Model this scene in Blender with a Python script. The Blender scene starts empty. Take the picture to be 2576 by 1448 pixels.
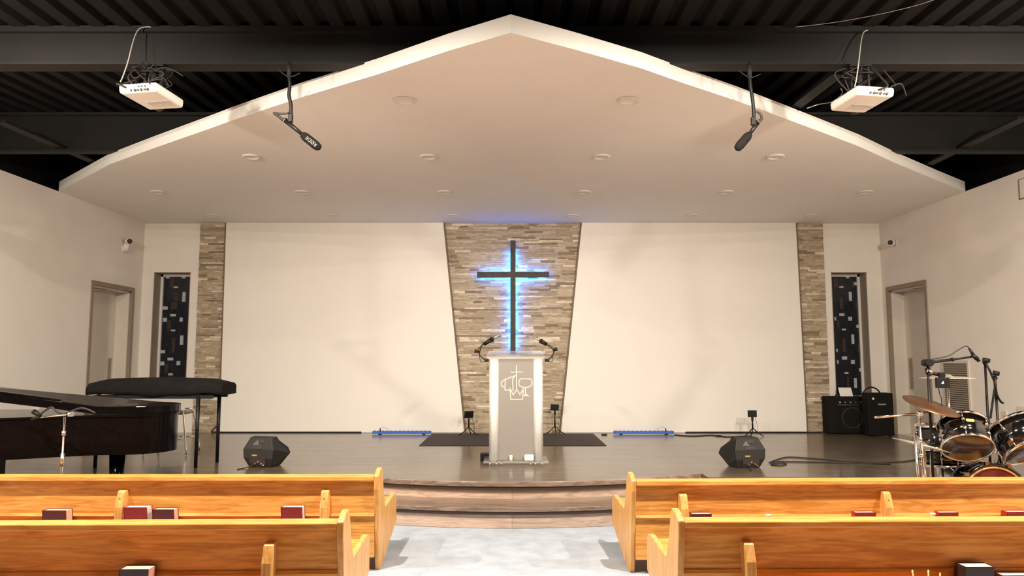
import bpy, bmesh, math, random
from mathutils import Vector, Matrix
random.seed(7)
S = bpy.context.scene
COL = S.collection

# ---------------------------------------------------------------- camera
F, CAM_Z = 1860.0, 1.55
TILT = math.atan(181/1860)
cd = bpy.data.cameras.new('camera'); cam = bpy.data.objects.new('camera', cd); COL.objects.link(cam)
cd.sensor_width = 36; cd.lens = 36*F/2576; cd.clip_start = .05
cam.location = (0, 0, CAM_Z); cam.rotation_euler = (math.pi/2+TILT, 0, 0)
S.camera = cam

def at(u, v, y=None, z=None, x=None):
    """the point of the room seen at pixel u,v of the photograph, on the plane y=, z= or x="""
    a = (u-1288)/F; b = (724-v)/F
    d = Vector((a, math.cos(TILT)-b*math.sin(TILT), math.sin(TILT)+b*math.cos(TILT)))
    if y is not None: t = y/d.y
    elif z is not None: t = (z-CAM_Z)/d.z
    else: t = x/d.x
    return Vector((0, 0, CAM_Z)) + d*t

# ---------------------------------------------------------------- light
w = bpy.data.worlds.new('world'); S.world = w; w.use_nodes = True
w.node_tree.nodes['Background'].inputs[0].default_value = (1, .90, .80, 1)
w.node_tree.nodes['Background'].inputs[1].default_value = .13
def spot(name, loc, target, power, angle, blend=.6, size=.12, col=(1, .895, .765)):
    l = bpy.data.lights.new(name, 'SPOT'); l.energy = power; l.color = col
    l.spot_size = math.radians(angle); l.spot_blend = blend; l.shadow_soft_size = size
    o = bpy.data.objects.new(name, l); COL.objects.link(o); o.location = loc
    o.rotation_euler = (Vector(target)-Vector(loc)).to_track_quat('-Z', 'Y').to_euler()
    return o
def area(name, loc, target, power, sx, sy, col=(1, .895, .765)):
    l = bpy.data.lights.new(name, 'AREA'); l.energy = power; l.color = col; l.shape = 'ELLIPSE'; l.size = sx; l.size_y = sy
    o = bpy.data.objects.new(name, l); COL.objects.link(o); o.location = loc
    o.rotation_euler = (Vector(target)-Vector(loc)).to_track_quat('-Z', 'Y').to_euler()
    return o
for sx in (-1, 1):                                    # downlights over the pews
    area('ceiling_light', (sx*1.7, 4.27, 4.0), (sx*1.7, 4.7, 0), 205, .09, .09)
    area('ceiling_light', (sx*4.3, 4.27, 4.0), (sx*4.3, 4.8, 0), 200, .09, .09)
    spot('stage_spot', (sx*1.9, 3.0, 3.35), (sx*1.2, 12.1, .8), 780, 56, .9, .10)   # wash on the screens
    spot('stage_spot', (sx*4.0, 2.9, 3.25), (sx*5.0, 12.1, 2.6), 700, 96, .8, .10)

S.view_settings.view_transform = 'Standard'; S.view_settings.look = 'None'
S.view_settings.exposure = 0.02; S.view_settings.gamma = 1; S.view_settings.use_curve_mapping = False

# ---------------------------------------------------------------- materials
def nodemat(name):
    m = bpy.data.materials.new(name); m.use_nodes = True
    return m, m.node_tree, m.node_tree.nodes['Principled BSDF']
def mat(name, col, rough=.5, metal=0, spec=.5, var=.08, scale=30, bump=0, coat=0, emit=None, estr=0, trans=0, alpha=1):
    m, nt, p = nodemat(name); N = nt.nodes; L = nt.links
    tc = N.new('ShaderNodeTexCoord'); n = N.new('ShaderNodeTexNoise'); n.inputs['Scale'].default_value = scale; n.inputs['Detail'].default_value = 4
    L.new(tc.outputs['Object'], n.inputs['Vector'])
    r = N.new('ShaderNodeValToRGB'); c = Vector(col)
    r.color_ramp.elements[0].color = (*(c*(1-var)), 1); r.color_ramp.elements[1].color = (*(min(1, x*(1+var)) for x in c), 1)
    r.color_ramp.elements[0].position = .3; r.color_ramp.elements[1].position = .7
    L.new(n.outputs['Fac'], r.inputs['Fac']); L.new(r.outputs['Color'], p.inputs['Base Color'])
    p.inputs['Roughness'].default_value = rough; p.inputs['Metallic'].default_value = metal
    p.inputs['Specular IOR Level'].default_value = spec; p.inputs['Coat Weight'].default_value = coat
    p.inputs['Coat Roughness'].default_value = .08
    if bump:
        b = N.new('ShaderNodeBump'); b.inputs['Strength'].default_value = bump; b.inputs['Distance'].default_value = .01
        L.new(n.outputs['Fac'], b.inputs['Height']); L.new(b.outputs['Normal'], p.inputs['Normal'])
    if emit: p.inputs['Emission Color'].default_value = (*emit, 1); p.inputs['Emission Strength'].default_value = estr
    p.inputs['Transmission Weight'].default_value = trans; p.inputs['Alpha'].default_value = alpha
    return m
def wood(name, c1, c2, rough=.35, stretch=(1.2, 14, 14), coat=.3, planks=None, upright=False):
    """grain along local x, optional planks (length, width) in the x-y plane"""
    m, nt, p = nodemat(name); N = nt.nodes; L = nt.links
    tc = N.new('ShaderNodeTexCoord'); mp = N.new('ShaderNodeMapping'); mp.inputs['Scale'].default_value = stretch
    L.new(tc.outputs['Object'], mp.inputs['Vector'])
    n = N.new('ShaderNodeTexNoise'); n.inputs['Scale'].default_value = 1.6; n.inputs['Detail'].default_value = 6; n.inputs['Distortion'].default_value = 1.6
    L.new(mp.outputs['Vector'], n.inputs['Vector'])
    n2 = N.new('ShaderNodeTexNoise'); n2.inputs['Scale'].default_value = 9; n2.inputs['Detail'].default_value = 3
    L.new(mp.outputs['Vector'], n2.inputs['Vector'])
    mx = N.new('ShaderNodeMath'); mx.operation = 'MULTIPLY_ADD'; mx.inputs[1].default_value = .3
    L.new(n2.outputs['Fac'], mx.inputs[0]); L.new(n.outputs['Fac'], mx.inputs[2])
    r = N.new('ShaderNodeValToRGB'); r.color_ramp.elements[0].position = .5; r.color_ramp.elements[1].position = .78
    r.color_ramp.elements[0].color = (*c1, 1); r.color_ramp.elements[1].color = (*c2, 1)
    L.new(mx.outputs[0], r.inputs['Fac']); out = r.outputs['Color']
    if planks:
        bk = N.new('ShaderNodeTexBrick'); bk.inputs['Scale'].default_value = 1; bk.inputs['Brick Width'].default_value = planks[0]; bk.inputs['Row Height'].default_value = planks[1]
        bk.inputs['Mortar Size'].default_value = .0022; bk.offset = .37
        bk.inputs['Color1'].default_value = (.72, .72, .72, 1); bk.inputs['Color2'].default_value = (1.15, 1.12, 1.08, 1); bk.inputs['Mortar'].default_value = (.35, .3, .25, 1)
        mq = N.new('ShaderNodeMapping'); L.new(tc.outputs['Object'], mq.inputs['Vector']); L.new(mq.outputs['Vector'], bk.inputs['Vector'])
        if upright: mq.inputs['Rotation'].default_value = (math.pi/2, 0, 0)
        mm = N.new('ShaderNodeMixRGB'); mm.blend_type = 'MULTIPLY'; mm.inputs[0].default_value = .8
        L.new(out, mm.inputs[1]); L.new(bk.outputs['Color'], mm.inputs[2]); out = mm.outputs[0]
    L.new(out, p.inputs['Base Color']); p.inputs['Roughness'].default_value = rough
    p.inputs['Coat Weight'].default_value = coat; p.inputs['Coat Roughness'].default_value = .12
    b = N.new('ShaderNodeBump'); b.inputs['Strength'].default_value = .12; b.inputs['Distance'].default_value = .004
    L.new(mx.outputs[0], b.inputs['Height']); L.new(b.outputs['Normal'], p.inputs['Normal'])
    return m

M = {}
M['wall'] = mat('wall_paint', (.77, .72, .645), .75, var=.02, scale=3)
M['canopy'] = mat('canopy_paint', (.82, .80, .755), .75, var=.015, scale=2)
M['screen'] = mat('screen_paint', (.81, .77, .705), .8, var=.01, scale=2)
M['trim_white'] = mat('white_trim', (.70, .67, .62), .5, var=.03)
M['doorpaint'] = mat('door_paint', (.66, .60, .52), .45, var=.02, scale=5)
M['doorframe'] = mat('door_frame_paint', (.27, .215, .155), .45, var=.06, scale=8)
M['jamb'] = mat('window_jamb', (.32, .26, .21), .6, var=.08)
M['black'] = mat('black_ceiling_paint', (.0045, .004, .0037), .75, spec=.25, var=.25, scale=4)
M['beam'] = mat('black_beam_paint', (.0095, .0085, .0075), .65, spec=.3, var=.18, scale=3)
M['blackpl'] = mat('black_plastic', (.006, .005, .0045), .45, spec=.3, var=.2, bump=.05)
M['blackcloth'] = mat('black_cover_fabric', (.009, .008, .0075), .9, spec=.15, var=.2, scale=12, bump=.3)
M['tolex'] = mat('black_tolex', (.006, .005, .0045), .75, spec=.2, var=.3, scale=200, bump=.2)
M['grille'] = mat('black_grille_cloth', (.007, .006, .005), .85, spec=.2, var=.3, scale=150)
M['monitor'] = mat('charcoal_speaker_shell', (.022, .020, .018), .6, spec=.35, var=.15, scale=120, bump=.15)
M['facet'] = mat('grey_handle_facet', (.10, .09, .08), .4)
M['piano'] = mat('black_lacquer', (.003, .0025, .0025), .12, spec=.10, var=.1)
M['drum'] = mat('black_drum_lacquer', (.005, .0045, .004), .12, var=.2, coat=1)
M['chrome'] = mat('chrome', (.80, .77, .73), .14, metal=1, var=.03)
M['steel'] = mat('satin_steel', (.55, .52, .48), .35, metal=1, var=.05)
M['brasslike'] = mat('bronze_cymbal', (.17, .085, .04), .4, metal=.7, var=.12, scale=14)
M['cymbal_light'] = mat('pale_cymbal', (.80, .74, .60), .3, metal=.7, var=.05)
M['drumhead'] = mat('smoked_drum_head', (.045, .032, .024), .25, var=.15, coat=.4)
M['hoopwood'] = wood('bass_hoop_wood', (.55, .25, .08), (.75, .40, .16), .3)
M['white_pl'] = mat('white_projector_shell', (.78, .74, .67), .4, var=.02)
M['lettering'] = mat('grey_lettering', (.16, .15, .14), .6)
M['greymark'] = mat('grey_vent_slots', (.38, .36, .32), .5)
M['port'] = mat('dark_ports', (.03, .02, .015), .5)
M['pew'] = wood('honey_oak', (.58, .225, .036), (.84, .41, .10), .42, coat=.06)
M['pewend'] = wood('honey_oak_upright', (.60, .28, .062), (.84, .45, .14), .42, stretch=(14, 14, 1.2), coat=.06)
M['stagewood'] = wood('stage_floor_planks', (.085, .060, .042), (.16, .12, .088), .3, stretch=(1, 9, 9), coat=.42, planks=(1.6, .14))
M['stepwood'] = wood('step_planks', (.46, .33, .25), (.66, .49, .385), .4, stretch=(1.2, 10, 16), coat=.2, planks=(2.3, .8), upright=True)
M['nosing'] = wood('step_nosing', (.14, .095, .068), (.30, .21, .155), .35, stretch=(1.2, 10, 10), coat=.3)
M['edge'] = mat('brown_screen_edge', (.15, .095, .055), .6)
M['nosing_shade'] = mat('painted_nosing_shade', (.035, .018, .012), .6)  # shade under the step nosings, put into a dark colour
M['crosswood'] = wood('dark_cross_wood', (.020, .012, .010), (.042, .026, .022), .6, stretch=(3, 3, 3), coat=0)
M['blue_led'] = mat('blue_led_strip', (.02, .1, .6), .4, emit=(.02, .21, 1), estr=65)
M['blue_bar'] = mat('blue_light_bar_lens', (.02, .10, .42), .35, emit=(.01, .10, .45), estr=.18)
M['mat'] = mat('dark_brown_mat', (.040, .028, .021), .85, var=.15, scale=60, bump=.2)
M['alu'] = mat('pale_aluminium_column', (.86, .86, .80), .32, metal=.35, var=.02)
M['frost'] = mat('frosted_panel', (.24, .215, .19), .45, var=.02, scale=3)
M['logo'] = mat('white_emblem', (.50, .46, .41), .5, var=.02)
M['paper'] = mat('white_paper', (.80, .77, .71), .7, var=.02)
M['pages'] = mat('book_pages', (.80, .74, .66), .7, var=.05, scale=90)
M['pinkpages'] = mat('pink_book_pages', (.78, .42, .34), .6, var=.05, scale=90)
M['redcover'] = mat('red_book_cover', (.34, .018, .018), .4, var=.1)
M['maroon'] = mat('maroon_book_cover', (.13, .016, .010), .4, var=.1)
M['darkcover'] = mat('dark_book_cover', (.035, .018, .016), .35, var=.1)
M['vent'] = mat('vent_paint', (.62, .55, .46), .5, var=.03)
M['ventdark'] = mat('vent_shadow', (.10, .075, .05), .8)
M['glass_dark'] = mat('dark_blue_slab_glass', (.006, .009, .016), .22, var=.5, scale=14)
M['glass_light'] = mat('pale_glass_inset', (.42, .44, .47), .3, var=.4, scale=60)
M['glass_dull'] = mat('amber_glass_inset', (.045, .024, .016), .3, var=.4, scale=20)
M['seat_brown'] = mat('brown_seat', (.22, .15, .10), .5)
M['gold'] = mat('gold_badge', (.65, .48, .16), .35, metal=.6)
M['cable'] = mat('black_cable', (.018, .013, .010), .6)
M['greycable'] = mat('grey_cable', (.45, .42, .38), .5)
M['stain'] = mat('brown_stain', (.22, .15, .08), .8, var=.3)
m, nt, p = nodemat('clear_acrylic'); p.inputs['Base Color'].default_value = (.93, .95, .92, 1); p.inputs['Roughness'].default_value = .05
p.inputs['Alpha'].default_value = .16; M['acrylic'] = m
# carpet: pale speckled blue grey
m, nt, p = nodemat('speckled_carpet'); N = nt.nodes; L = nt.links
tc = N.new('ShaderNodeTexCoord'); n = N.new('ShaderNodeTexNoise'); n.inputs['Scale'].default_value = 160; n.inputs['Detail'].default_value = 6
n3 = N.new('ShaderNodeTexNoise'); n3.inputs['Scale'].default_value = 7; n3.inputs['Detail'].default_value = 5
L.new(tc.outputs['Object'], n.inputs['Vector']); L.new(tc.outputs['Object'], n3.inputs['Vector'])
ad = N.new('ShaderNodeMath'); ad.operation = 'MULTIPLY_ADD'; ad.inputs[1].default_value = .45; L.new(n3.outputs['Fac'], ad.inputs[0]); L.new(n.outputs['Fac'], ad.inputs[2])
r = N.new('ShaderNodeValToRGB'); r.color_ramp.elements[0].position = .45; r.color_ramp.elements[1].position = .95
r.color_ramp.elements[0].color = (.27, .31, .36, 1); r.color_ramp.elements[1].color = (.56, .62, .70, 1)
L.new(ad.outputs[0], r.inputs['Fac']); L.new(r.outputs['Color'], p.inputs['Base Color']); p.inputs['Roughness'].default_value = .95
b = N.new('ShaderNodeBump'); b.inputs['Strength'].default_value = .5; b.inputs['Distance'].default_value = .01; L.new(n.outputs['Fac'], b.inputs['Height']); L.new(b.outputs['Normal'], p.inputs['Normal'])
M['carpet'] = m
# ledge stone: each stone has its own tint in a face attribute
m, nt, p = nodemat('ledge_stone'); N = nt.nodes; L = nt.links
at_ = N.new('ShaderNodeAttribute'); at_.attribute_name = 'tint'
r = N.new('ShaderNodeValToRGB'); e = r.color_ramp.elements
e[0].position = 0; e[0].color = (.20, .145, .085, 1); e[1].position = 1; e[1].color = (.78, .69, .55, 1)
for q, c in ((.3, (.36, .28, .19, 1)), (.65, (.46, .38, .275, 1)), (.88, (.57, .485, .37, 1))):
    k = e.new(q); k.color = c
L.new(at_.outputs['Fac'], r.inputs['Fac'])
tc = N.new('ShaderNodeTexCoord'); mp = N.new('ShaderNodeMapping'); mp.inputs['Scale'].default_value = (5, 5, 30); L.new(tc.outputs['Object'], mp.inputs['Vector'])
n = N.new('ShaderNodeTexNoise'); n.inputs['Scale'].default_value = 2.2; n.inputs['Detail'].default_value = 6; L.new(mp.outputs['Vector'], n.inputs['Vector'])
r2 = N.new('ShaderNodeValToRGB'); r2.color_ramp.elements[0].color = (.68, .66, .62, 1); r2.color_ramp.elements[1].color = (1.2, 1.2, 1.2, 1)
r2.color_ramp.elements[0].position = .3; r2.color_ramp.elements[1].position = .7
L.new(n.outputs['Fac'], r2.inputs['Fac'])
mm = N.new('ShaderNodeMixRGB'); mm.blend_type = 'MULTIPLY'; mm.inputs[0].default_value = 1; L.new(r.outputs['Color'], mm.inputs[1]); L.new(r2.outputs['Color'], mm.inputs[2])
L.new(mm.outputs[0], p.inputs['Base Color']); p.inputs['Roughness'].default_value = .8
b = N.new('ShaderNodeBump'); b.inputs['Strength'].default_value = .5; b.inputs['Distance'].default_value = .01; L.new(n.outputs['Fac'], b.inputs['Height']); L.new(b.outputs['Normal'], p.inputs['Normal'])
M['stone'] = m

# ---------------------------------------------------------------- mesh helpers
def frame(d):
    d = Vector(d).normalized(); a = Vector((0, 0, 1)) if abs(d.z) < .95 else Vector((1, 0, 0))
    x = d.cross(a).normalized(); y = d.cross(x).normalized()
    return x, y, d
class MB:
    def __init__(s): s.v = []; s.f = []; s.sm = []
    def add(s, vs, fs, smooth=False):
        o = len(s.v); s.v += [Vector(v) for v in vs]; s.f += [[i+o for i in f] for f in fs]; s.sm += [smooth]*len(fs); return s
    def box(s, c, d, rot=None):
        c = Vector(c); h = Vector(d)/2; R = rot or Matrix.Identity(3)
        vs = [c+R@Vector((x*h.x, y*h.y, z*h.z)) for x in (-1, 1) for y in (-1, 1) for z in (-1, 1)]
        return s.add(vs, [(0, 1, 3, 2), (4, 6, 7, 5), (0, 4, 5, 1), (2, 3, 7, 6), (0, 2, 6, 4), (1, 5, 7, 3)])
    def box2(s, a, b):
        a, b = Vector(a), Vector(b); return s.box((a+b)/2, [abs(x) for x in (b-a)])
    def hexa(s, lo, hi):          # two quads of four points, same order
        return s.add(list(lo)+list(hi), [(0, 1, 2, 3), (7, 6, 5, 4), (0, 4, 5, 1), (1, 5, 6, 2), (2, 6, 7, 3), (3, 7, 4, 0)])
    def prism(s, pts, off, smooth=False):
        n = len(pts); off = Vector(off); vs = [Vector(q) for q in pts]+[Vector(q)+off for q in pts]
        if not smooth: return s.add(vs, [list(range(n)), list(range(2*n-1, n-1, -1))]+[(i, i+n, (i+1) % n+n, (i+1) % n) for i in range(n)])
        s.caps = True; s.add(vs, [(i, i+n, (i+1) % n+n, (i+1) % n) for i in range(n)], True)
        return s.add([v+off*(-.0001) for v in vs[:n]]+[v+off*.0001 for v in vs[n:]], [list(range(n)), list(range(2*n-1, n-1, -1))])
    def cyl(s, p0, p1, r0, r1=None, seg=20, caps=True):
        r1 = r0 if r1 is None else r1; p0, p1 = Vector(p0), Vector(p1); x, y, _ = frame(p1-p0)
        A = [(math.cos(2*math.pi*i/seg), math.sin(2*math.pi*i/seg)) for i in range(seg)]
        vs = [p0+(x*a+y*b)*r0 for a, b in A]+[p1+(x*a+y*b)*r1 for a, b in A]
        s.add(vs, [(i, (i+1) % seg, (i+1) % seg+seg, i+seg) for i in range(seg)], True)
        if caps: s.add(vs, [list(range(seg)), list(range(seg, 2*seg))[::-1]])
        return s
    def lathe(s, prof, p0, axis, seg=32):       # prof: (radius, height) along axis
        x, y, d = frame(axis); p0 = Vector(p0); vs = []
        for r_, h_ in prof:
            for i in range(seg):
                t = 2*math.pi*i/seg; vs.append(p0+d*h_+(x*math.cos(t)+y*math.sin(t))*r_)
        fs = [(k*seg+i, k*seg+(i+1) % seg, (k+1)*seg+(i+1) % seg, (k+1)*seg+i) for k in range(len(prof)-1) for i in range(seg)]
        return s.add(vs, fs, True)
    def tube(s, pts, r, seg=8, sub=6, closed=False):
        P = [Vector(q) for q in pts]
        if sub > 1 and len(P) > 2:
            Q = []
            for i in range(len(P)-1):
                a, b_, c, d = P[max(i-1, 0)], P[i], P[i+1], P[min(i+2, len(P)-1)]
                for k in range(sub):
                    t = k/sub; Q.append(.5*((2*b_)+(c-a)*t+(2*a-5*b_+4*c-d)*t*t+(3*b_-a-3*c+d)*t**3))
            Q.append(P[-1]); P = Q
        vs = []; x = None
        for i, q in enumerate(P):
            d = (P[min(i+1, len(P)-1)]-P[max(i-1, 0)]).normalized()
            if x is None: x, y, _ = frame(d)
            else:
                x = (x-d*x.dot(d)).normalized(); y = d.cross(x)
            rr = r[0]+(r[1]-r[0])*i/(len(P)-1) if isinstance(r, tuple) else r
            vs += [q+(x*math.cos(2*math.pi*k/seg)+y*math.sin(2*math.pi*k/seg))*rr for k in range(seg)]
        n = len(P)
        s.add(vs, [(j*seg+i, j*seg+(i+1) % seg, (j+1)*seg+(i+1) % seg, (j+1)*seg+i) for j in range(n-1) for i in range(seg)]+[list(range(seg)), list(range((n-1)*seg, n*seg))[::-1]], True)
        return s
    def ball(s, c, r, seg=16, sc=(1, 1, 1)):
        c = Vector(c); vs = []; rings = seg//2
        for j in range(rings+1):
            p_ = math.pi*j/rings
            for i in range(seg):
                t = 2*math.pi*i/seg; vs.append(c+Vector((math.sin(p_)*math.cos(t)*r*sc[0], math.sin(p_)*math.sin(t)*r*sc[1], math.cos(p_)*r*sc[2])))
        return s.add(vs, [(j*seg+i, j*seg+(i+1) % seg, (j+1)*seg+(i+1) % seg, (j+1)*seg+i) for j in range(rings) for i in range(seg)], True)
    def build(s, name, m, parent=None, bevel=0, tint=None, seg=2):
        if parent is not None: inv = PM[parent.name].inverted(); base = None
        else:
            lo = [min(v[k] for v in s.v) for k in range(3)]; hi = [max(v[k] for v in s.v) for k in range(3)]
            base = Vector(((lo[0]+hi[0])/2, (lo[1]+hi[1])/2, lo[2])); inv = Matrix.Translation(-base)
        me = bpy.data.meshes.new(name); me.from_pydata([inv@v for v in s.v], [], s.f)
        for pl, q in zip(me.polygons, s.sm): pl.use_smooth = q
        if tint is not None:
            a = me.attributes.new('tint', 'FLOAT', 'FACE')
            for i, t in enumerate(tint): a.data[i].value = t
        bm = bmesh.new(); bm.from_mesh(me); bmesh.ops.remove_doubles(bm, verts=bm.verts, dist=1e-6) if tint is None else None
        bmesh.ops.recalc_face_normals(bm, faces=bm.faces); bm.to_mesh(me); bm.free()
        me.materials.append(M[m] if isinstance(m, str) else m)
        o = bpy.data.objects.new(name, me); COL.objects.link(o)
        if parent is not None: o.parent = parent; PM[o.name] = PM[parent.name].copy()
        else: o.location = base; PM[o.name] = Matrix.Translation(base)
        if bevel:
            bv = o.modifiers.new('bevel', 'BEVEL'); bv.width = bevel; bv.segments = seg; bv.limit_method = 'ANGLE'; bv.angle_limit = math.radians(40)
        return o
PM = {}
def thing(name, label, cat, loc, rz=0, group=None):
    o = bpy.data.objects.new(name, None); COL.objects.link(o); o.empty_display_size = .1
    o.location = loc; o.rotation_euler = (0, 0, rz); PM[o.name] = Matrix.Translation(Vector(loc))@Matrix.Rotation(rz, 4, 'Z')
    o['label'] = label; o['category'] = cat
    if group: o['group'] = group
    return o
def tag(o, label, cat, group=None):
    o['label'] = label; o['category'] = cat
    if group: o['group'] = group
    return o
def struct(o): o['kind'] = 'structure'; return o
def clone(t, loc, rz=None):
    r_ = t.copy(); COL.objects.link(r_); r_.location = loc
    if rz is not None: r_.rotation_euler = (0, 0, rz)
    for ch in list(t.children):
        c = ch.copy(); COL.objects.link(c); c.parent = r_
        for g in list(ch.children):
            q = g.copy(); COL.objects.link(q); q.parent = c
    return r_
def rotm(rx=0, ry=0, rz=0):
    return Matrix.Rotation(rz, 3, 'Z')@Matrix.Rotation(ry, 3, 'Y')@Matrix.Rotation(rx, 3, 'X')
def scut(obj): return obj

# ---------------------------------------------------------------- measures
SZ = .36                                        # stage height
YB = at(1288, 1087, z=SZ).y                     # back wall
ZC = at(1288, 562, y=YB).z                      # canopy underside
XW = 6.23                                       # side walls
STEP_Z = .195
print('YB', YB, 'ZC', ZC, 'corner', at(368, 800, y=YB).x, at(2203, 800, y=YB).x)

# ---------------------------------------------------------------- shell
struct(MB().box2((-9, -6, -.1), (9, 13.5, 0)).build('floor', 'carpet'))
# stage deck: side platforms and a bowed centre
C0 = Vector((0, 11.25)); R1 = 3.86; R2 = 4.27
def arc(R, x0, x1, n=24):
    out = []
    for i in range(n+1):
        x = x0+(x1-x0)*i/n; out.append((x, C0.y-math.sqrt(max(R*R-x*x, 0))))
    return out
YS = 7.70
def deck_poly(R, ys, xe):
    return [(-XW, ys), (-xe, ys)]+arc(R, -xe, xe)+[(xe, ys), (XW, ys)]
pts = deck_poly(R1+.0, YS, 2.0)
deck = [(x, y, SZ-.04) for x, y in pts]+[(XW, YB+.02, SZ-.04), (-XW, YB+.02, SZ-.04)]
mb = MB(); mb.prism(deck, (0, 0, .04)); o = mb.build('floor_stage', 'stagewood'); struct(o)
core = [(x, y, 0.002) for x, y in deck_poly(R1-.04, YS+.04, 1.96)]+[(XW, YB, .002), (-XW, YB, .002)]
struct(MB().prism(core, (0, 0, SZ-.044)).build('trim_stage_riser', 'stepwood'))
struct(MB().prism([(x, y-.006, SZ-.046) for x, y in arc(R1, -2, 2)]+[(x, y+.03, SZ-.046) for x, y in arc(R1, 2, -2)], (0, 0, .05)).build('trim_stage_nosing', 'nosing', bevel=.006))
struct(MB().prism([(x, y+.008, SZ-.078) for x, y in arc(R1, -1.98, 1.98)]+[(x, y+.045, SZ-.078) for x, y in arc(R1, 1.97, -1.97)], (0, 0, .031)).build('trim_stage_nosing_shade', 'nosing_shade'))  # dark strip painted in for the shadow line under the nosing
lo = arc(R2, -2.45, 2.45)
struct(MB().prism([(x, y+.010, STEP_Z-.068) for x, y in arc(R2, -2.43, 2.43)]+[(x, y+.05, STEP_Z-.068) for x, y in arc(R2, 2.42, -2.42)], (0, 0, .027)).build('trim_step_nosing_shade', 'nosing_shade'))  # same painted shadow line below the lower tread edge
struct(MB().prism([(x, y+.035, .002) for x, y in lo]+[(2.4, YS+.04, .002), (-2.4, YS+.04, .002)], (0, 0, STEP_Z-.04)).build('trim_step_riser', 'stepwood'))
struct(MB().prism([(x, y, STEP_Z-.04) for x, y in lo]+[(x, y, STEP_Z-.04) for x, y in arc(R1-.045, 1.95, -1.95)], (0, 0, .04)).build('trim_step_tread', 'nosing', bevel=.006))

# back wall with recessed windows
GY = YB+.26
def wpx(u, v, y=YB): q = at(u, v, y=y); return q.x, q.z
WL = (wpx(385, 685), wpx(477, 1005)); WR = (wpx(2091, 683), wpx(2180, 1005))
wx = {'l': (wpx(383, 780)[0], wpx(476, 780)[0]), 'r': (wpx(2094, 780)[0], wpx(2184, 780)[0])}
WT = wpx(430, 684)[1]; WB = wpx(430, 997)[1]
mb = MB(); xs = [-XW-.2, wx['l'][0], wx['l'][1], wx['r'][0], wx['r'][1], XW+.2]
for a, b_ in ((0, 1), (2, 3), (4, 5)): mb.box2((xs[a], YB, 0), (xs[b_], YB+.3, ZC+.02))
for a, b_ in ((1, 2), (3, 4)):
    mb.box2((xs[a], YB, WT), (xs[b_], YB+.3, ZC+.02)); mb.box2((xs[a], YB, 0), (xs[b_], YB+.3, WB))
struct(mb.build('wall_back', 'wall'))
ins = {1: ([(767, 540, 30, 25), (905, 537, 32, 28), (838, 628, 38, 14), (908, 712, 25, 85), (733, 808, 65, 28), (813, 870, 48, 22), (743, 910, 32, 34), (884, 908, 26, 34), (814, 1002, 36, 14), (888, 1087, 25, 82), (710, 1186, 65, 28), (790, 1250, 48, 24), (720, 1288, 32, 34), (860, 1285, 30, 36), (792, 1383, 36, 18)],
           [(800, 590, 25, 95), (840, 710, 22, 80), (820, 790, 50, 60), (777, 960, 28, 90), (815, 1130, 24, 130), (755, 1330, 30, 90)], 3.4475, 200, 540),
       2: ([(478, 492, 28, 20), (545, 545, 38, 25), (428, 571, 32, 14), (499, 645, 25, 72), (432, 790, 40, 20), (497, 823, 30, 30), (380, 823, 14, 28), (566, 883, 38, 25), (448, 908, 32, 14), (519, 984, 25, 75), (393, 1073, 14, 25), (453, 1133, 42, 25), (519, 1165, 30, 32), (400, 1165, 14, 30), (588, 1227, 40, 28), (468, 1252, 32, 14), (540, 1330, 25, 78)],
           [(385, 540, 36, 75), (520, 550, 25, 50), (553, 715, 30, 60), (430, 700, 30, 90), (405, 870, 20, 70), (450, 1030, 30, 110), (572, 1055, 30, 60), (480, 1320, 20, 80)], 3.1475, 1980, 540)}
for k, (x0, x1) in ((1, wx['l']), (2, wx['r'])):
    t = bpy.data.objects.new('window_%d' % k, None); COL.objects.link(t); t.location = ((x0+x1)/2, YB, WB); PM[t.name] = Matrix.Translation(t.location); struct(t)
    # jamb lining
    j = MB(); e = .012
    j.box2((x0, YB+.001, WB), (x0+e, GY, WT)); j.box2((x1-e, YB+.001, WB), (x1, GY, WT)); j.box2((x0, YB+.001, WT-e), (x1, GY, WT)); j.box2((x0, YB+.001, WB), (x1, GY, WB+e))
    j.build('jamb', 'jamb', t)
    f_ = MB(); q = .04
    f_.box2((x0+e, GY-.03, WB+e), (x0+e+q, GY, WT-e)); f_.box2((x1-e-q*.4, GY-.03, WB+e), (x1-e, GY, WT-e)) if k == 1 else f_.box2((x1-e-q, GY-.03, WB+e), (x1-e, GY, WT-e))
    f_.box2((x0+e, GY-.03, WT-e-q), (x1-e, GY, WT-e))
    f_.build('window_frame', 'trim_white', t)
    MB().box2((x0+e, GY, WB+e), (x1-e, GY+.02, WT-e)).build('pane', 'glass_dark', t)
    li, du, sc, ox, oy = ins[k]
    for lst, nm, mt, dp in ((li, 'pale_glass_pieces', 'glass_light', .012), (du, 'amber_glass_pieces', 'glass_dull', .006)):
        g = MB()
        for (cx, cy, ww, hh) in lst:
            a = at(ox+(cx-ww/2)/sc, oy+(cy-hh/2)/sc, y=GY); b_ = at(ox+(cx+ww/2)/sc, oy+(cy+hh/2)/sc, y=GY)
            g.box2((max(a.x, x0+e), GY-dp, b_.z), (min(b_.x, x1-e), GY+.001, a.z))
        g.build(nm, mt, t)
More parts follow.
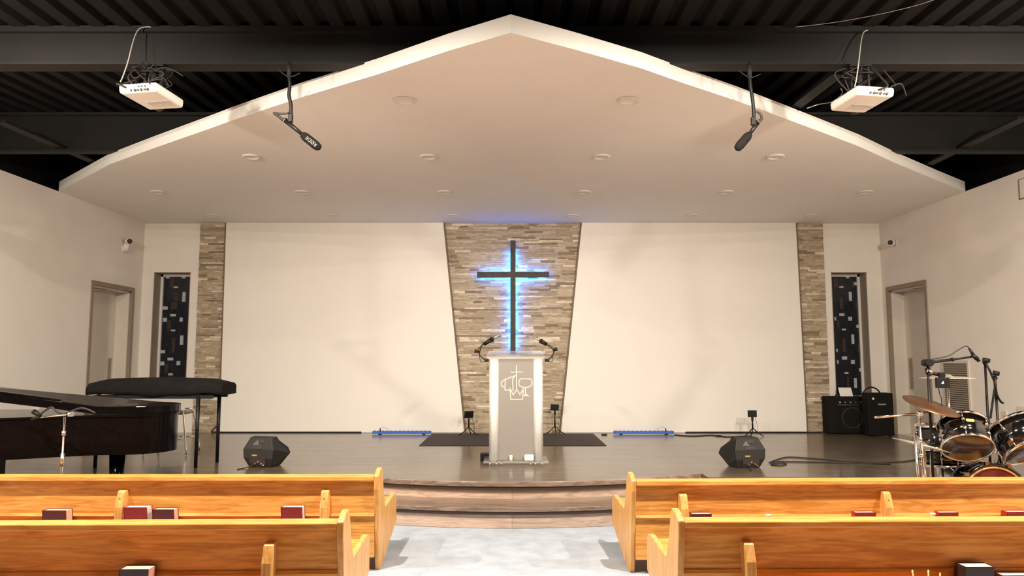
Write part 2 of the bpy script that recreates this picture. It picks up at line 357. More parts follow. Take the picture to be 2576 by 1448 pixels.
# projection walls
SD = .07
for nm, tl, tr, br, bl, ax in (('wall_screen_left', (569, 562), (1115, 562), (1168, 1088), (552, 1088), 0), ('wall_screen_right', (1464, 562), (2002, 562), (2030, 1087), (1411, 1088), 0)):
    P = [at(*q, y=YB-SD) for q in (tl, tr, br, bl)]
    P[0].z = P[1].z = ZC; P[2].z = P[3].z = SZ+.004
    struct(MB().prism([(q.x, YB-SD, q.z) for q in P], (0, SD-.001, 0)).build(nm, 'screen'))
    nn = nm.split('_')[-1]
    for i_, (t_, b_, sg) in enumerate(((P[0], P[3], -1), (P[1], P[2], 1))):
        wd = .022
        struct(MB().hexa([(b_.x, YB-SD-.004, b_.z), (b_.x+sg*wd, YB-SD-.004, b_.z), (b_.x+sg*wd, YB-.002, b_.z), (b_.x, YB-.002, b_.z)], [(t_.x, YB-SD-.004, t_.z), (t_.x+sg*wd, YB-SD-.004, t_.z), (t_.x+sg*wd, YB-.002, t_.z), (t_.x, YB-.002, t_.z)]).build('trim_%s_edge_%d' % (nn, i_+1), 'edge'))
# ledge stone
def stone(name, xa, xb, z0, z1):
    mb = MB(); tint = []; z = z0
    while z < z1-.004:
        h = random.choice((.026, .032, .038, .044)); h = min(h, z1-z)
        x = xa-random.random()*.3
        while x < xb:
            L_ = random.uniform(.10, .42); a, b_ = max(x, xa), min(x+L_, xb); x += L_
            if b_-a < .01: continue
            d = random.uniform(.014, .032); t = min(1, max(0, random.gauss(.52, .17)))
            if random.random() < .07: t = .95
            if random.random() < .08: t = .08
            n0 = len(mb.f); mb.box2((a+.0004, YB-d, z+.0004), (b_-.0004, YB+.002, z+h-.0004)); tint += [t]*6
        z += h
    return struct(mb.build(name, 'stone', tint=tint))
stone('wall_stone_center', at(1112, 600, y=YB).x, at(1468, 600, y=YB).x, SZ, ZC)
stone('wall_stone_left', at(496, 800, y=YB).x, at(562, 800, y=YB).x+.05, SZ, ZC-.02)
stone('wall_stone_right', at(2014, 800, y=YB).x-.05, at(2078, 800, y=YB).x, SZ, ZC)

# side walls with door recesses
def dxy(u): return XW*F/abs(u-1288)
doors = []
for sx, (u0, u1), (vt0, vt1) in ((-1, (230, 338), (706, 722)), (1, (2331, 2229), (706, 720))):
    a = at(u0, vt0, x=sx*XW); b_ = at(u1, vt1, x=sx*XW); doors.append((sx, a.y, b_.y, (a.z+b_.z)/2))
    print('door', a, b_)
for (sx, y0, y1, zt) in doors:
    side = 'left' if sx < 0 else 'right'; X = sx*XW; T = .30
    mb = MB()
    mb.box2((X, -6, 0), (X+sx*T, y0, ZC)); mb.box2((X, y1, 0), (X+sx*T, YB+.3, ZC)); mb.box2((X, y0, zt), (X+sx*T, y1, ZC)); mb.box2((X, y0, 0), (X+sx*T, y1, SZ))
    struct(mb.build('wall_'+side, 'wall'))
    t = bpy.data.objects.new('door_1' if sx < 0 else 'door_2', None); COL.objects.link(t); t.location = (X, (y0+y1)/2, SZ); PM[t.name] = Matrix.Translation(t.location); struct(t)
    fr = MB(); q = .065; pr = .012
    fr.box2((X-sx*pr, y0, SZ), (X+sx*.04, y0+q, zt)); fr.box2((X-sx*pr, y1-q*.8, SZ), (X+sx*.04, y1, zt)); fr.box2((X-sx*pr, y0+q, zt-q), (X+sx*.04, y1-q*.8, zt))
    fr.build('door_frame', 'doorframe', t, bevel=.004)
    ja = MB(); ja.box2((X+sx*.04, y1-.075, SZ), (X+sx*.25, y1-.001, zt-.066)); ja.box2((X+sx*.04, y0+.001, zt-.09), (X+sx*.25, y1-.001, zt-.001))
    ja.box2((X+sx*.04, y0+.001, SZ), (X+sx*.25, y0+.04, zt-.066))
    ja.build('door_jamb', 'doorpaint', t)
    dl = MB().box2((X+sx*.245, y0+.01, SZ+.01), (X+sx*.285, y1-.01, zt-.07)).build('door_leaf', 'doorpaint', t, bevel=.003)
    yh = y1-.19; MB().box2((X+sx*.235, yh-.045, SZ+.72), (X+sx*.246, yh+.045, SZ+1.22)).build('door_handle', 'doorframe', dl, bevel=.003)
    cl = MB(); cl.box2((X+sx*.16, y0+.08, zt-.17), (X+sx*.246, y0+.28, zt-.11)); cl.tube([(X+sx*.17, y0+.2, zt-.12), (X+sx*.08, y0+.45, zt-.10), (X+sx*.12, y0+.75, zt-.095)], .012)
    cl.build('door_closer', 'steel', t)
    # upper dark wall above the white one
    struct(MB().box2((X+sx*.30, -6, ZC-.2), (X+sx*.42, YB+.5, 5.3)).build('wall_upper_'+side, 'black'))
struct(MB().box2((-7, YB+.32, ZC-.3), (7, YB+.45, 5.3)).build('wall_upper_back', 'black'))

# canopy
cp = [(136, 481), (276, 413), (388, 372), (517, 327), (592, 300), (754, 246), (860, 214), (950, 187), (1129, 127.5), (1285, 82), (1452, 126), (1614, 172), (1716, 208), (1852, 253), (1967, 295), (2061, 330), (2161, 368), (2255, 411), (2362, 455), (2425, 481)]
Pc = [at(u, v, z=ZC) for u, v in cp]
print('canopy', [tuple(round(c, 2) for c in q[:2]) for q in Pc])
poly = [(-XW, Pc[0].y, ZC)]+[(max(-XW, min(XW, q.x)), q.y, ZC) for q in Pc[1:-1]]+[(XW, Pc[-1].y, ZC)]+[(XW, YB+.3, ZC), (-XW, YB+.3, ZC)]
struct(MB().prism(poly, (0, 0, .135)).build('ceiling_canopy', 'canopy'))
# patches and stains on the fascia
# roof deck, ribbed
def deckmesh(x0, x1, ya, za, yb, zb, period=.22, dep=.05):
    prof = []; x = x0
    while x < x1:
        prof += [(x, 0), (x+period*.5, 0), (x+period*.62, dep), (x+period*.88, dep)]; x += period
    vs = []; n = len(prof)
    for (y, z) in ((ya, za), (yb, zb)):
        vs += [(px, y, z+dz) for px, dz in prof]
    vs += [(px, ya, za+.2) for px, _ in prof]+[(px, yb, zb+.2) for px, _ in prof]
    fs = [(i, i+1, n+i+1, n+i) for i in range(n-1)]+[(2*n+i, 3*n+i, 3*n+i+1, 2*n+i+1) for i in range(n-1)]
    return MB().add(vs, fs)
YBM = 5.93                                     # near face of the front beam
ZD = at(1288, 72, y=YBM).z
struct(deckmesh(-7, 7, -6, ZD+.0, YBM+.05, ZD).build('ceiling', 'black'))
struct(deckmesh(-7, 7, YBM+.05, ZD, YB+.5, ZD+.42).build('ceiling_rear', 'black'))
# main beam: web and lower flange
zb0 = at(1288, 161, y=YBM-.04).z+.02
mb = MB(); mb.box2((-6.3, YBM, zb0), (6.3, YBM+.08, ZD+.02)); mb.box2((-6.3, YBM-.04, zb0-.02), (6.3, YBM+.12, zb0)); mb.box2((-6.3, YBM-.04, at(1288, 79, y=YBM-.04).z), (6.3, YBM+.12, ZD+.01))
struct(mb.build('trim_beam_front', 'beam'))
y2 = 8.45; mb = MB(); zz = at(1288, 376, y=y2).z; zd2 = ZD+.42*(y2-YBM)/(YB+.5-YBM)
mb.box2((-6.3, y2+.04, zz), (6.3, y2+.08, zd2)); mb.box2((-6.3, y2, zz-.02), (6.3, y2+.13, zz+.01)); mb.box2((-6.3, y2, zd2-.04), (6.3, y2+.13, zd2))
struct(mb.build('trim_beam_rear', 'beam'))
print('beams', zb0, ZD, zz, zd2)
def brace(a, b_, wd=.12, th=.03):
    a, b_ = Vector(a), Vector(b_); d = (b_-a); x = d.cross(Vector((0, 0, 1))).normalized(); L_ = d.length
    R = Matrix((x, d.normalized(), x.cross(d.normalized()))).transposed()
    return MB().box((a+b_)/2, (wd, L_, th), R)
for i, (a, b_) in enumerate((((0, 305), (250, 412)), ((2576, 295), (2335, 412)), ((2110, 183), (2000, 268)))):
    struct(brace(at(*a, z=ZC+.175), at(*b_, z=ZC+.175)).build('trim_brace_%d' % (i+1), 'beam'))

# ---------------------------------------------------------------- canopy downlights
rows = ((252, [1018, 1580], 'front row nearest the canopy point'), (393, [633, 1078, 1512, 1950], 'second row back from the canopy point'),
        (482, [397, 761, 1118, 1468, 1826, 2177], 'third row back from the canopy point'), (541, [533, 834, 1140, 1441, 1744, 2040], 'row closest to the back wall'))
names = {2: ['left one', 'right one'], 4: ['leftmost', 'second from left', 'third from left', 'rightmost'], 6: ['leftmost', 'second from left', 'third from left', 'fourth from left', 'fifth from left', 'rightmost']}
proto = None
for v, us, rn in rows:
    yy = at(1288, v, z=ZC).y
    for k, u in enumerate(us):
        xx = at(u, v, z=ZC).x; loc = Vector((xx, yy, ZC-.016))
        lab = 'unlit recessed downlight, %s of the %s' % (names[len(us)][k], rn)
        if proto is None:
            proto = thing('recessed_downlight', lab, 'ceiling light', loc, group='downlights in the canopy')
            MB().lathe([(.072, .0), (.078, -.004), (.10, .004), (.106, .015), (.07, .0155), (.068, .004), (.072, 0)], loc, (0, 0, 1)).build('trim_ring', 'trim_white', proto)
            MB().lathe([(.0001, .0145), (.05, .0145), (.071, .002)], loc, (0, 0, 1)).build('reflector', 'canopy', proto)
        else:
            c = clone(proto, loc); c['label'] = lab

# ---------------------------------------------------------------- pews
def pew(side, corner_x, corner_y, rz, length, label, brs, zt=.713):
    """side -1: the pew runs to the left of its aisle end, +1 to the right. corner = outer rear foot of aisle end"""
    t = thing('pew', label, 'pew', (corner_x, corner_y, 0), rz, 'oak pews facing the stage'); Mx = PM[t.name]
    s = side
    def W(a, f, z): return Mx@Vector((s*a, f, z))          # a: along the pew from the aisle end, f: towards the stage
    prof = [(.11, 0), (0, .60), (0, zt+.002), (.012, zt+.012), (.06, zt+.034), (.105, zt+.046), (.14, zt+.046), (.16, zt+.03), (.178, .69), (.225, .57), (.27, .48), (.30, .435), (.33, .418), (.365, .420), (.78, .440), (.84, .428), (.875, .395), (.88, .19), (.20, 0)]
    MB().prism([W(0, f, z) for f, z in prof], W(.036, 0, 0)-W(0, 0, 0)).build('end_panel', 'pewend', t, bevel=.006)
    a0, a1 = .036, length
    b_ = MB(); hexq = lambda f0, f1, z0, z1, q0=a0, q1=a1: b_.hexa([W(q0, f0, z0), W(q1, f0, z0), W(q1, f1, z0), W(q0, f1, z0)], [W(q0, f0, z1), W(q1, f0, z1), W(q1, f1, z1), W(q0, f1, z1)])
    b_.hexa([W(a0, .050, .105), W(a1, .050, .105), W(a1, .080, .105), W(a0, .080, .105)], [W(a0, .045, zt-.03), W(a1, .045, zt-.03), W(a1, .075, zt-.03), W(a0, .075, zt-.03)])
    b_.build('backrest', 'pew', t)
    c_ = MB(); c_.hexa([W(a0, .0, zt-.035), W(a1, .0, zt-.035), W(a1, .125, zt-.035), W(a0, .125, zt-.035)], [W(a0, .0, zt), W(a1, .0, zt), W(a1, .125, zt), W(a0, .125, zt)]); c_.build('top_rail', 'pew', t, bevel=.006)
    s_ = MB(); s_.hexa([W(a0, .13, .36), W(a1, .13, .36), W(a1, .78, .385), W(a0, .78, .385)], [W(a0, .13, .39), W(a1, .13, .39), W(a1, .78, .415), W(a0, .78, .415)]); s_.build('seat', 'pew', t, bevel=.005)
    r_ = MB(); r_.hexa([W(a0, .030, .405), W(a1, .030, .405), W(a1, .05, .405), W(a0, .05, .405)], [W(a0, .038, .422), W(a1, .038, .422), W(a1, .05, .422), W(a0, .05, .422)]); r_.build('back_moulding', 'pew', t)
    for (ba, bz) in brs:
        q = MB(); q.prism([W(ba, .05, .26), W(ba, -.045, .26), W(ba, -.045, .48), W(ba, -.014, bz-.012), W(ba, .0, bz), W(ba, .048, bz)], W(.055, 0, 0)-W(0, 0, 0)); bb = q.build('rack_bracket', 'pewend', t, bevel=.005)
        MB().cyl(W(ba+.0275, -.012, bz-.055), W(ba+.0275, -.029, bz-.055), .006, seg=10).build('screw', 'steel', bb)
    q = MB(); bs = sorted(a for a, _ in brs)+[a1] if brs else [.4, a1]
    q.hexa([W(bs[0]+.055, -.07, .27), W(a1, -.07, .27), W(a1, .05, .27), W(bs[0]+.055, .05, .27)], [W(bs[0]+.055, -.07, .285), W(a1, -.07, .285), W(a1, .05, .285), W(bs[0]+.055, .05, .285)])
    q.hexa([W(bs[0]+.055, -.082, .27), W(a1, -.082, .27), W(a1, -.070, .27), W(bs[0]+.055, -.070, .27)], [W(bs[0]+.055, -.082, .34), W(a1, -.082, .34), W(a1, -.070, .34), W(bs[0]+.055, -.070, .34)])
    q.build('hymnal_rack', 'pew', t)
    t['label'] = label
    return t, W
def along(u, v_y, cx, s): return s*(v_y-cx)
pews = {}
def mk(key, side, cx, cy, rz, length, label, bus, zt=.71):
    brs = []
    for u, v in bus:
        xx = at(u, 1300, y=cy-.04).x; brs.append((abs(xx-cx)-.0275, at(u, v, y=cy).z))
    pews[key] = (*pew(side, cx, cy, rz, length, label, brs, zt), cx, cy, side)
mk('l1', -1, -.982, 5.56, 0, 4.4, 'honey oak pew on the left nearest the stage, four books in its rack', [(297, 1233), (813, 1233)], at(550, 1198, y=5.56).z)
mk('r1', 1, .868, 5.49, math.radians(1.8), 4.5, 'honey oak pew on the right nearest the stage, small pink books in its rack', [(1724, 1243), (2250, 1240)], at(1640, 1209, y=5.51).z)
mk('l2', -1, -.905, 4.08, math.radians(1.4), 4.0, 'oak pew on the left closest to the camera, dark shaded back', [(675, 1364)], at(800, 1315, y=4.08).z)
mk('r2', 1, .895, 4.09, math.radians(1.0), 4.0, 'oak pew on the right closest to the camera, white-edged books in its rack', [(1887, 1363)], at(1800, 1311, y=4.10).z)
mk('l3', -1, -.86, 2.62, math.radians(1.7), 4.0, 'unseen oak pew on the left, third from the stage', [])  # unseen row, added to bounce warm light onto the nearer pews
mk('r3', 1, .87, 2.62, math.radians(1.1), 4.0, 'unseen oak pew on the right, third from the stage', [])

def book(key, u0, u1, vtop, thick, cover, pages, label, tilt=-.22, lean=0):
    t_, W, cx, cy, s = pews[key]; thick *= 1.5
    xa = at(u0, 1300, y=cy-.05).x; xb = at(u1, 1300, y=cy-.05).x; a0, a1 = sorted((abs(xa-cx), abs(xb-cx)))
    yo = math.tan(t_.rotation_euler.z)*(a0+a1)/2*s; ztop = at((u0+u1)/2, vtop, y=cy-.02+yo).z
    zb = .286; wd = a1-a0; h = ztop-zb; f0 = .042-thick
    mid = W((a0+a1)/2, f0+thick/2, zb); rz = t_.rotation_euler.z
    t = thing('book', label, 'book', mid, rz, 'hymn books in the pew racks'); Mx = PM[t.name]
    def B(x, f, z): return Mx@Vector((x+lean*z, f+tilt*z, z))
    def bx(mbb, x0, x1, f0_, f1_, z0, z1): return mbb.hexa([B(x0, f0_, z0), B(x1, f0_, z0), B(x1, f1_, z0), B(x0, f1_, z0)], [B(x0, f0_, z1), B(x1, f0_, z1), B(x1, f1_, z1), B(x0, f1_, z1)])
    w2, th = wd/2, thick/2; cv = MB()
    bx(cv, -w2, w2, -th, -th+.003, 0, h); bx(cv, -w2, w2, th-.003, th, 0, h); bx(cv, -w2, -w2+.004, -th, th, 0, h)
    cv.build('cover', cover, t)
    pg = MB(); bx(pg, -w2+.004, w2-.004, -th+.003, th-.003, .003, h-.004); pg.build('pages', pages, t)
book('l1', 108, 168, 1279, .055, 'maroon', 'pinkpages', 'maroon book with pink page edges, leftmost in the left front pew rack', lean=.05)
book('l1', 315, 374, 1271, .055, 'redcover', 'pages', 'bright red book with white page edges just right of a rack bracket')
book('l1', 386, 440, 1277, .05, 'maroon', 'pinkpages', 'dark red book with pink edges beside the bright red white-edged book')
book('l1', 708, 762, 1271, .05, 'redcover', 'pages', 'red book with white page edges standing alone near the aisle end')
book('l2', 312, 384, 1422, .06, 'darkcover', 'pinkpages', 'dark book with pink page edges in the left pew closest to the camera', lean=.10)
book('r1', 1740, 1791, 1289, .045, 'maroon', 'pinkpages', 'low pink-edged book beside the aisle bracket of the right front pew')
book('r1', 2160, 2213, 1286, .04, 'redcover', 'pinkpages', 'low pink-edged book left of the far bracket of the right front pew')
book('r1', 2377, 2427, 1286, .04, 'redcover', 'pinkpages', 'thin pink-edged book right of the far bracket of the right front pew')
book('r1', 2552, 2606, 1284, .045, 'redcover', 'pinkpages', 'pink-edged book cut off by the right edge of the photo')
book('r2', 2418, 2492, 1416, .06, 'darkcover', 'pages', 'thick black book with white page edges in the right near pew')
book('r2', 2516, 2600, 1440, .055, 'maroon', 'pages', 'white-edged book lower than the thick black book beside it')
def cup(key, u, z, label):
    t_, W, cx, cy, s = pews[key]; xx = abs(at(u, 1300, y=cy-.03).x-cx); p_ = W(xx, -.02, z-.055)
    MB().lathe([(.0001, .0), (.013, 0), (.019, .05), (.021, .055), (.018, .053), (.012, .004), (.0001, .004)], p_, (0, 0, 1), 20).build('communion_cup', 'paper')
    return bpy.context.scene.collection.objects[-1]
for key, u, z, lab in (('r1', 1938, at(1938, 1290, y=5.55).z, 'tiny white cup in the middle of the right front pew rack'), ('r1', 2362, at(2362, 1288, y=5.57).z, 'tiny white cup beside a thin red book, right front pew'), ('l2', 6, at(6, 1432, y=4.06).z, 'white cup cut off by the left edge in the left near pew')):
    o = cup(key, u, z, lab); tag(o, lab, 'cup', 'small white cups in the pew racks')
    # holder block under the cup so that it stands on the pew
    t_, W, cx, cy, s = pews[key]; xx = abs(at(u, 1300, y=cy-.03).x-cx); zz = z-.056
    q = MB(); q.hexa([W(xx-.035, -.05, zz-.02), W(xx+.035, -.05, zz-.02), W(xx+.035, .052, zz-.02), W(xx-.035, .052, zz-.02)], [W(xx-.035, -.05, zz), W(xx+.035, -.05, zz), W(xx+.035, .052, zz), W(xx-.035, .052, zz)]); q.build('cup_holder', 'pew', t_, bevel=.003)
for u, zt_, dx, lab in ((2303, .43, .0, 'pencil standing in the right near pew rack, leftmost of three'), (2344, .43, .02, 'pencil leaning in the right near pew rack, middle of three'), (2374, .415, .03, 'pencil leaning nearest the thick black book')):
    t_, W, cx, cy, s = pews['r2']; xx = abs(at(u, 1440, y=cy-.03).x-cx)
    tag(MB().cyl(W(xx-dx, -.055, .287), W(xx, -.02, zt_), .0045, seg=8).build('pencil', 'pew'), lab, 'pencil', 'pencils in the near right pew rack')

# ---------------------------------------------------------------- cross
yc = YB-.12; cx0 = at(1290.5, 750, y=yc).x
zt = at(1290, 605, y=yc).z; zb = at(1290, 889, y=yc).z; za = at(1290, 690.5, y=yc).z; hw = at(1381, 690, y=yc).x-cx0
t = thing('wall_cross', 'dark wooden cross glowing blue from behind on the stone wall', 'cross', (cx0, yc, zb))
MB().box2((cx0-.043, yc-.03, zb), (cx0+.043, yc+.03, zt)).build('upright', 'crosswood', t, bevel=.004)
MB().box2((cx0-hw, yc-.031, za-.046), (cx0+hw, yc+.025, za+.046)).build('crossbar', 'crosswood', t, bevel=.004)
MB().box2((cx0-.034, yc+.033, zb+.08), (cx0+.034, yc+.042, zt-.18)).box2((cx0-hw+.05, yc+.033, za-.036), (cx0+hw-.05, yc+.042, za+.036)).build('led_strip', 'blue_led', t)
for dz in (.25, .9): MB().cyl((cx0, yc+.03, zb+dz), (cx0, YB-.02, zb+dz), .012).build('bracket', 'steel', t)

# ---------------------------------------------------------------- pulpit
yf = at(1298, 1172, z=SZ).y; px0 = at(1298, 1172, z=SZ).x; print('pulpit', yf, px0)
base = Vector((px0, yf+.22, SZ)); t = thing('pulpit', 'clear acrylic pulpit with pale metal columns and white emblem', 'pulpit', base)
k = yf/F; bw = 81*k
MB().prism([(px0-bw, yf, SZ+.03), (px0+bw, yf, SZ+.03), (px0+bw, yf+.46, SZ+.03), (px0-bw, yf+.46, SZ+.03)], (0, 0, .025)).build('base_plate', 'acrylic', t, bevel=.006)
for fx in (-.8, -.6, -.45, .45, .6, .8):
    for fy in (.05, .41): MB().cyl((px0+bw*fx, yf+fy, SZ), (px0+bw*fx, yf+fy, SZ+.032), .012, seg=12).build('foot', 'chrome', t)
ztop = at(1298, 902, y=yf+.10).z
cw = 12.5*k; lx = [at(u, 1000, y=yf+.10).x for u in (1243, 1353.5)]
for x in lx:
    poly = []
    for i in range(24):
        a = 2*math.pi*i/24; poly.append((x+cw*math.copysign(abs(math.cos(a))**.75, math.cos(a)), yf+.12+.075*math.copysign(abs(math.sin(a))**.85, math.sin(a)), SZ+.055))
    mb = MB(); n = len(poly); top = [(a, b_, ztop) for a, b_, c in poly]
    mb.add(poly+top, [(i, (i+1) % n, (i+1) % n+n, i+n) for i in range(n)], True); mb.add(poly+top, [list(range(n)), list(range(n, 2*n))[::-1]])
    mb.build('column', 'alu', t)
pan = MB().box2((lx[0]+cw-.004, yf+.085, SZ+.058), (lx[1]-cw+.004, yf+.10, ztop)).build('front_panel', 'frost', t)
# emblem, traced strokes on the panel
ex, ey, es = 1240, 900, 11.14
def E(a, b_): q = at(ex+a/es, ey+b_/es, y=yf+.084); return (q.x, yf+.0835, q.z)
mb = MB(); lay = [0]
def stroke(pts, wd=15):
    P = [Vector(E(a, b_)) for a, b_ in pts]; h = wd/es*k
    for i in range(len(P)-1):
        d = (P[i+1]-P[i]); nrm = Vector((-d.z, 0, d.x)).normalized()*h; e_ = d.normalized()*h*.6
        lay[0] += 1; o_ = Vector((0, -.00004*lay[0], 0))
        mb.prism([P[i]-e_+nrm+o_, P[i]-e_-nrm+o_, P[i+1]+e_-nrm+o_, P[i+1]+e_+nrm+o_], Vector((0, .002, 0))-o_)
stroke([(662, 215), (662, 890)]); stroke([(500, 398), (838, 392)], 11)
stroke([(640, 490), (480, 545), (330, 610), (270, 650), (235, 700), (235, 750), (265, 795), (310, 815)])
stroke([(348, 610), (335, 900), (520, 905)]); stroke([(610, 520), (560, 570), (550, 640), (565, 910)])
stroke([(770, 582), (1050, 582), (1090, 640), (1098, 720), (1070, 780), (980, 820), (900, 828), (810, 812), (745, 780), (722, 730), (740, 640), (770, 582)])
stroke([(912, 830), (912, 1010)], 18)
mb.prism([Vector(E(a_, b2))+Vector((0, -.0025, 0)) for a_, b2 in ((860, 1025), (960, 1015), (1030, 1075), (860, 1075))], (0, .0045, 0))
stroke([(475, 840), (500, 1160), (830, 1160), (855, 860), (760, 1030), (665, 890), (570, 1030), (490, 880)])
mb.build('emblem', 'logo', pan)
# top shelf, clear and slightly raked
q0 = at(1222, 901, y=yf+.02); q1 = at(1372, 901, y=yf+.02); zf = ztop+.012
mb = MB(); mb.hexa([(q0.x, yf+.02, zf), (q1.x, yf+.02, zf), (q1.x-.02, yf+.40, zf+.07), (q0.x+.02, yf+.40, zf+.07)], [(q0.x, yf+.02, zf+.012), (q1.x, yf+.02, zf+.012), (q1.x-.02, yf+.40, zf+.082), (q0.x+.02, yf+.40, zf+.082)])
mb.build('reading_shelf', 'acrylic', t, bevel=.003)
MB().box2((q0.x+.02, yf+.012, ztop), (q1.x-.02, yf+.022, ztop+.014)).build('book_lip', 'acrylic', t)
for dx, wd, hg in ((1286, .02, .05), (1332, .055, .045)):    # small white blobs on the base plate
    pass
yq = yf+.04; xq = at(1285.5, 1165, y=yq).x  # two unidentified white forms: one round-topped, one a rounded block
tag(MB().lathe([(.0001, 0), (.018, 0), (.020, .05), (.014, .062), (.0001, .064)], (xq, yq, SZ+.0552), (0, 0, 1)).build('white_blob', 'paper'), 'small round-topped white blob on the pulpit base plate', 'blob')
xq = at(1331, 1165, y=yq).x
tag(MB().box2((xq-.055, yq-.02, SZ+.0552), (xq+.055, yq+.02, SZ+.125)).build('white_block', 'paper', bevel=.015), 'rounded white block on the pulpit base plate, right of the small round-topped blob', 'box')
# gooseneck microphones
def mic(pts, mic0, mic1, knob, label, sgn):
    ym = yf+.16
    A = lambda u, v, dy=0: at(u, v, y=ym+dy)
    t = thing('pulpit_microphone', label, 'microphone', A(*pts[0]), group='microphones clamped to the pulpit')
    MB().tube([A(*p_) for p_ in pts]+[A(mic0[0]+sgn*3, mic0[1]-1)], .007, sub=5).build('gooseneck', 'blackpl', t)
    c_ = MB(); a = A(*pts[0]); c_.box(a, (.05, .06, .035)); c_.cyl(a-Vector((0, .04, 0)), a+Vector((0, .04, 0)), .018); c_.build('clamp', 'blackpl', t, bevel=.004)
    kk = A(*knob); MB().cyl(kk, kk+Vector((-sgn*.045, -.01, .015)), .010, .024, seg=16).cyl(kk, A(*pts[2]), .008).build('tension_knob', 'blackpl', t)
    a, b_ = A(*mic0), A(*mic1, -.02); d = b_-a
    MB().cyl(a, a+d*.55, .020, .026).cyl(a+d*.5, a+d*.62, .03, .024).build('shock_mount', 'blackpl', t)
    MB().cyl(a+d*.55, b_, .0125).ball(b_, .0125).build('capsule', 'steel', t)
    MB().tube([A(*pts[0], .02), A(pts[0][0]-sgn*14, pts[0][1]+4, .02), A(pts[1][0]-sgn*3, pts[1][1]-6, .02), A(pts[2][0]-sgn*4, pts[2][1]-4, .02), A(mic0[0]-sgn*2, mic0[1]-2)], .0035).build('cable', 'cable', t)
mic([(1224, 906), (1208, 895), (1207, 883), (1213, 868)], (1217, 866), (1255, 842), (1204, 885), 'left microphone on a gooseneck arm at the pulpit', 1)
mic([(1376, 906), (1388, 896), (1393, 882), (1384, 872)], (1375, 866), (1348, 850), (1392, 880), 'right microphone on a gooseneck arm at the pulpit', -1)
a = at(1208, 1147, y=yf+.42); b_ = at(1236, 1165, y=yf+.42)
tag(MB().box2((a.x, yf+.42, SZ), (b_.x, yf+.52, SZ+.09)).build('control_box', 'blackpl', bevel=.006), 'small black box on the stage behind the pulpit base', 'box')

# mat
a = at(1054, 1121, z=SZ); b_ = at(1499, 1091, z=SZ)
tag(MB().box2((a.x, a.y, SZ), (-a.x+.02, min(b_.y, YB-.1), SZ+.008)).build('floor_mat', 'mat', bevel=.003), 'long dark brown mat on the stage behind the pulpit', 'mat')

# light bars
def bar(u0, u1, pegu, label):
    y = YB-.34; a = at(u0, 1090, z=SZ).x; b_ = at(u1, 1090, z=SZ).x; a = at(u0, 1090, y=y).x; b_ = at(u1, 1090, y=y).x
    t = thing('led_bar', label, 'light bar', ((a+b_)/2, y, SZ), group='blue light bars at the screen foot')
    MB().box2((a, y-.035, SZ+.012), (b_, y+.035, SZ+.055)).build('housing', 'blue_bar', t, bevel=.008)
    n = 14; mb = MB()
    for i in range(n): x = a+(b_-a)*(i+.5)/n; mb.cyl((x, y, SZ+.054), (x, y, SZ+.061), .024, .020, seg=16)
    mb.build('lenses', 'blue_bar', t)
    for x in (a+.12, b_-.12): MB().box2((x-.02, y-.045, SZ), (x+.02, y+.045, SZ+.014)).build('foot', 'blackpl', t)
    px = at(pegu, 1085, y=y).x
    MB().cyl((px, y-.02, SZ+.055), (px, y-.02, SZ+.105), .012, .005).build('knob', 'blackpl', t)
    sg = 1 if pegu < 1200 else -1
    MB().tube([(px, y, SZ+.1), (px+sg*.05, y+.02, SZ+.115), (px+sg*.16, y+.03, SZ+.06)], .003).build('safety_wire', 'greycable', t)
bar(937, 1085, 957, 'blue light bar on the stage left of the pulpit')
bar(1543, 1695, 1674, 'blue light bar on the stage right of the pulpit')

# small panels on tripods
def panel_stand(u, vb, vt, w_, h_, rz, rx, label, dy=0):
    p0 = at(u, vb, z=SZ); y = p0.y; zc_ = at(u, vt, y=y).z; kk = y/F
    t = thing('tripod_panel', label, 'stage light', p0, group='small black panels on tripods')
    top = Vector((p0.x, y, zc_)); R = rotm(rx, 0, rz)
    MB().box(top, (w_*kk, .03, h_*kk), R).build('panel', 'blackpl', t, bevel=.006)
    MB().box(top-Vector((0, 0, h_*kk*.5+.02)), (.03, .03, .05)).ball(top-Vector((0, 0, h_*kk*.5+.05)), .018).build('swivel', 'blackpl', t)
    MB().cyl((p0.x, y, SZ+.13), top-Vector((0, 0, h_*kk*.45)), .012, .009).build('pole', 'blackpl', t)
    for a in (200, 340, 80):
        MB().tube([(p0.x, y, SZ+.13), (p0.x+.09*math.cos(math.radians(a)), y+.09*math.sin(math.radians(a)), SZ+.05), (p0.x+.16*math.cos(math.radians(a)), y+.16*math.sin(math.radians(a)), SZ+.009)], .008, sub=3).build('leg', 'blackpl', t)
    MB().tube([top+Vector((.05, .02, -.06)), top+Vector((.09, .03, -.22)), top+Vector((.075, .03, -.33))], .003).build('wire', 'cable', t)
panel_stand(1179, 1094, 1042, 24, 17, .5, .2, 'tilted small black panel on a tripod left of the pulpit')
panel_stand(1396, 1091, 1024, 22, 15, -.5, -.2, 'small black panel on a tripod right of the pulpit')
panel_stand(1894, 1097, 1040, 22, 17, 0, 0, 'square black panel on a tripod before the right screen')
for u, v, lab in ((1520, 1094, 'small black adapter on the stage by the mat corner'), (1808, 1097, 'small black adapter on a cable left of the right tripod panel')):
    q = at(u, v, z=SZ); tag(MB().box2((q.x-.045, q.y-.02, SZ), (q.x+.045, q.y+.02, SZ+.022)).build('power_adapter', 'blackpl', bevel=.006), lab, 'adapter')

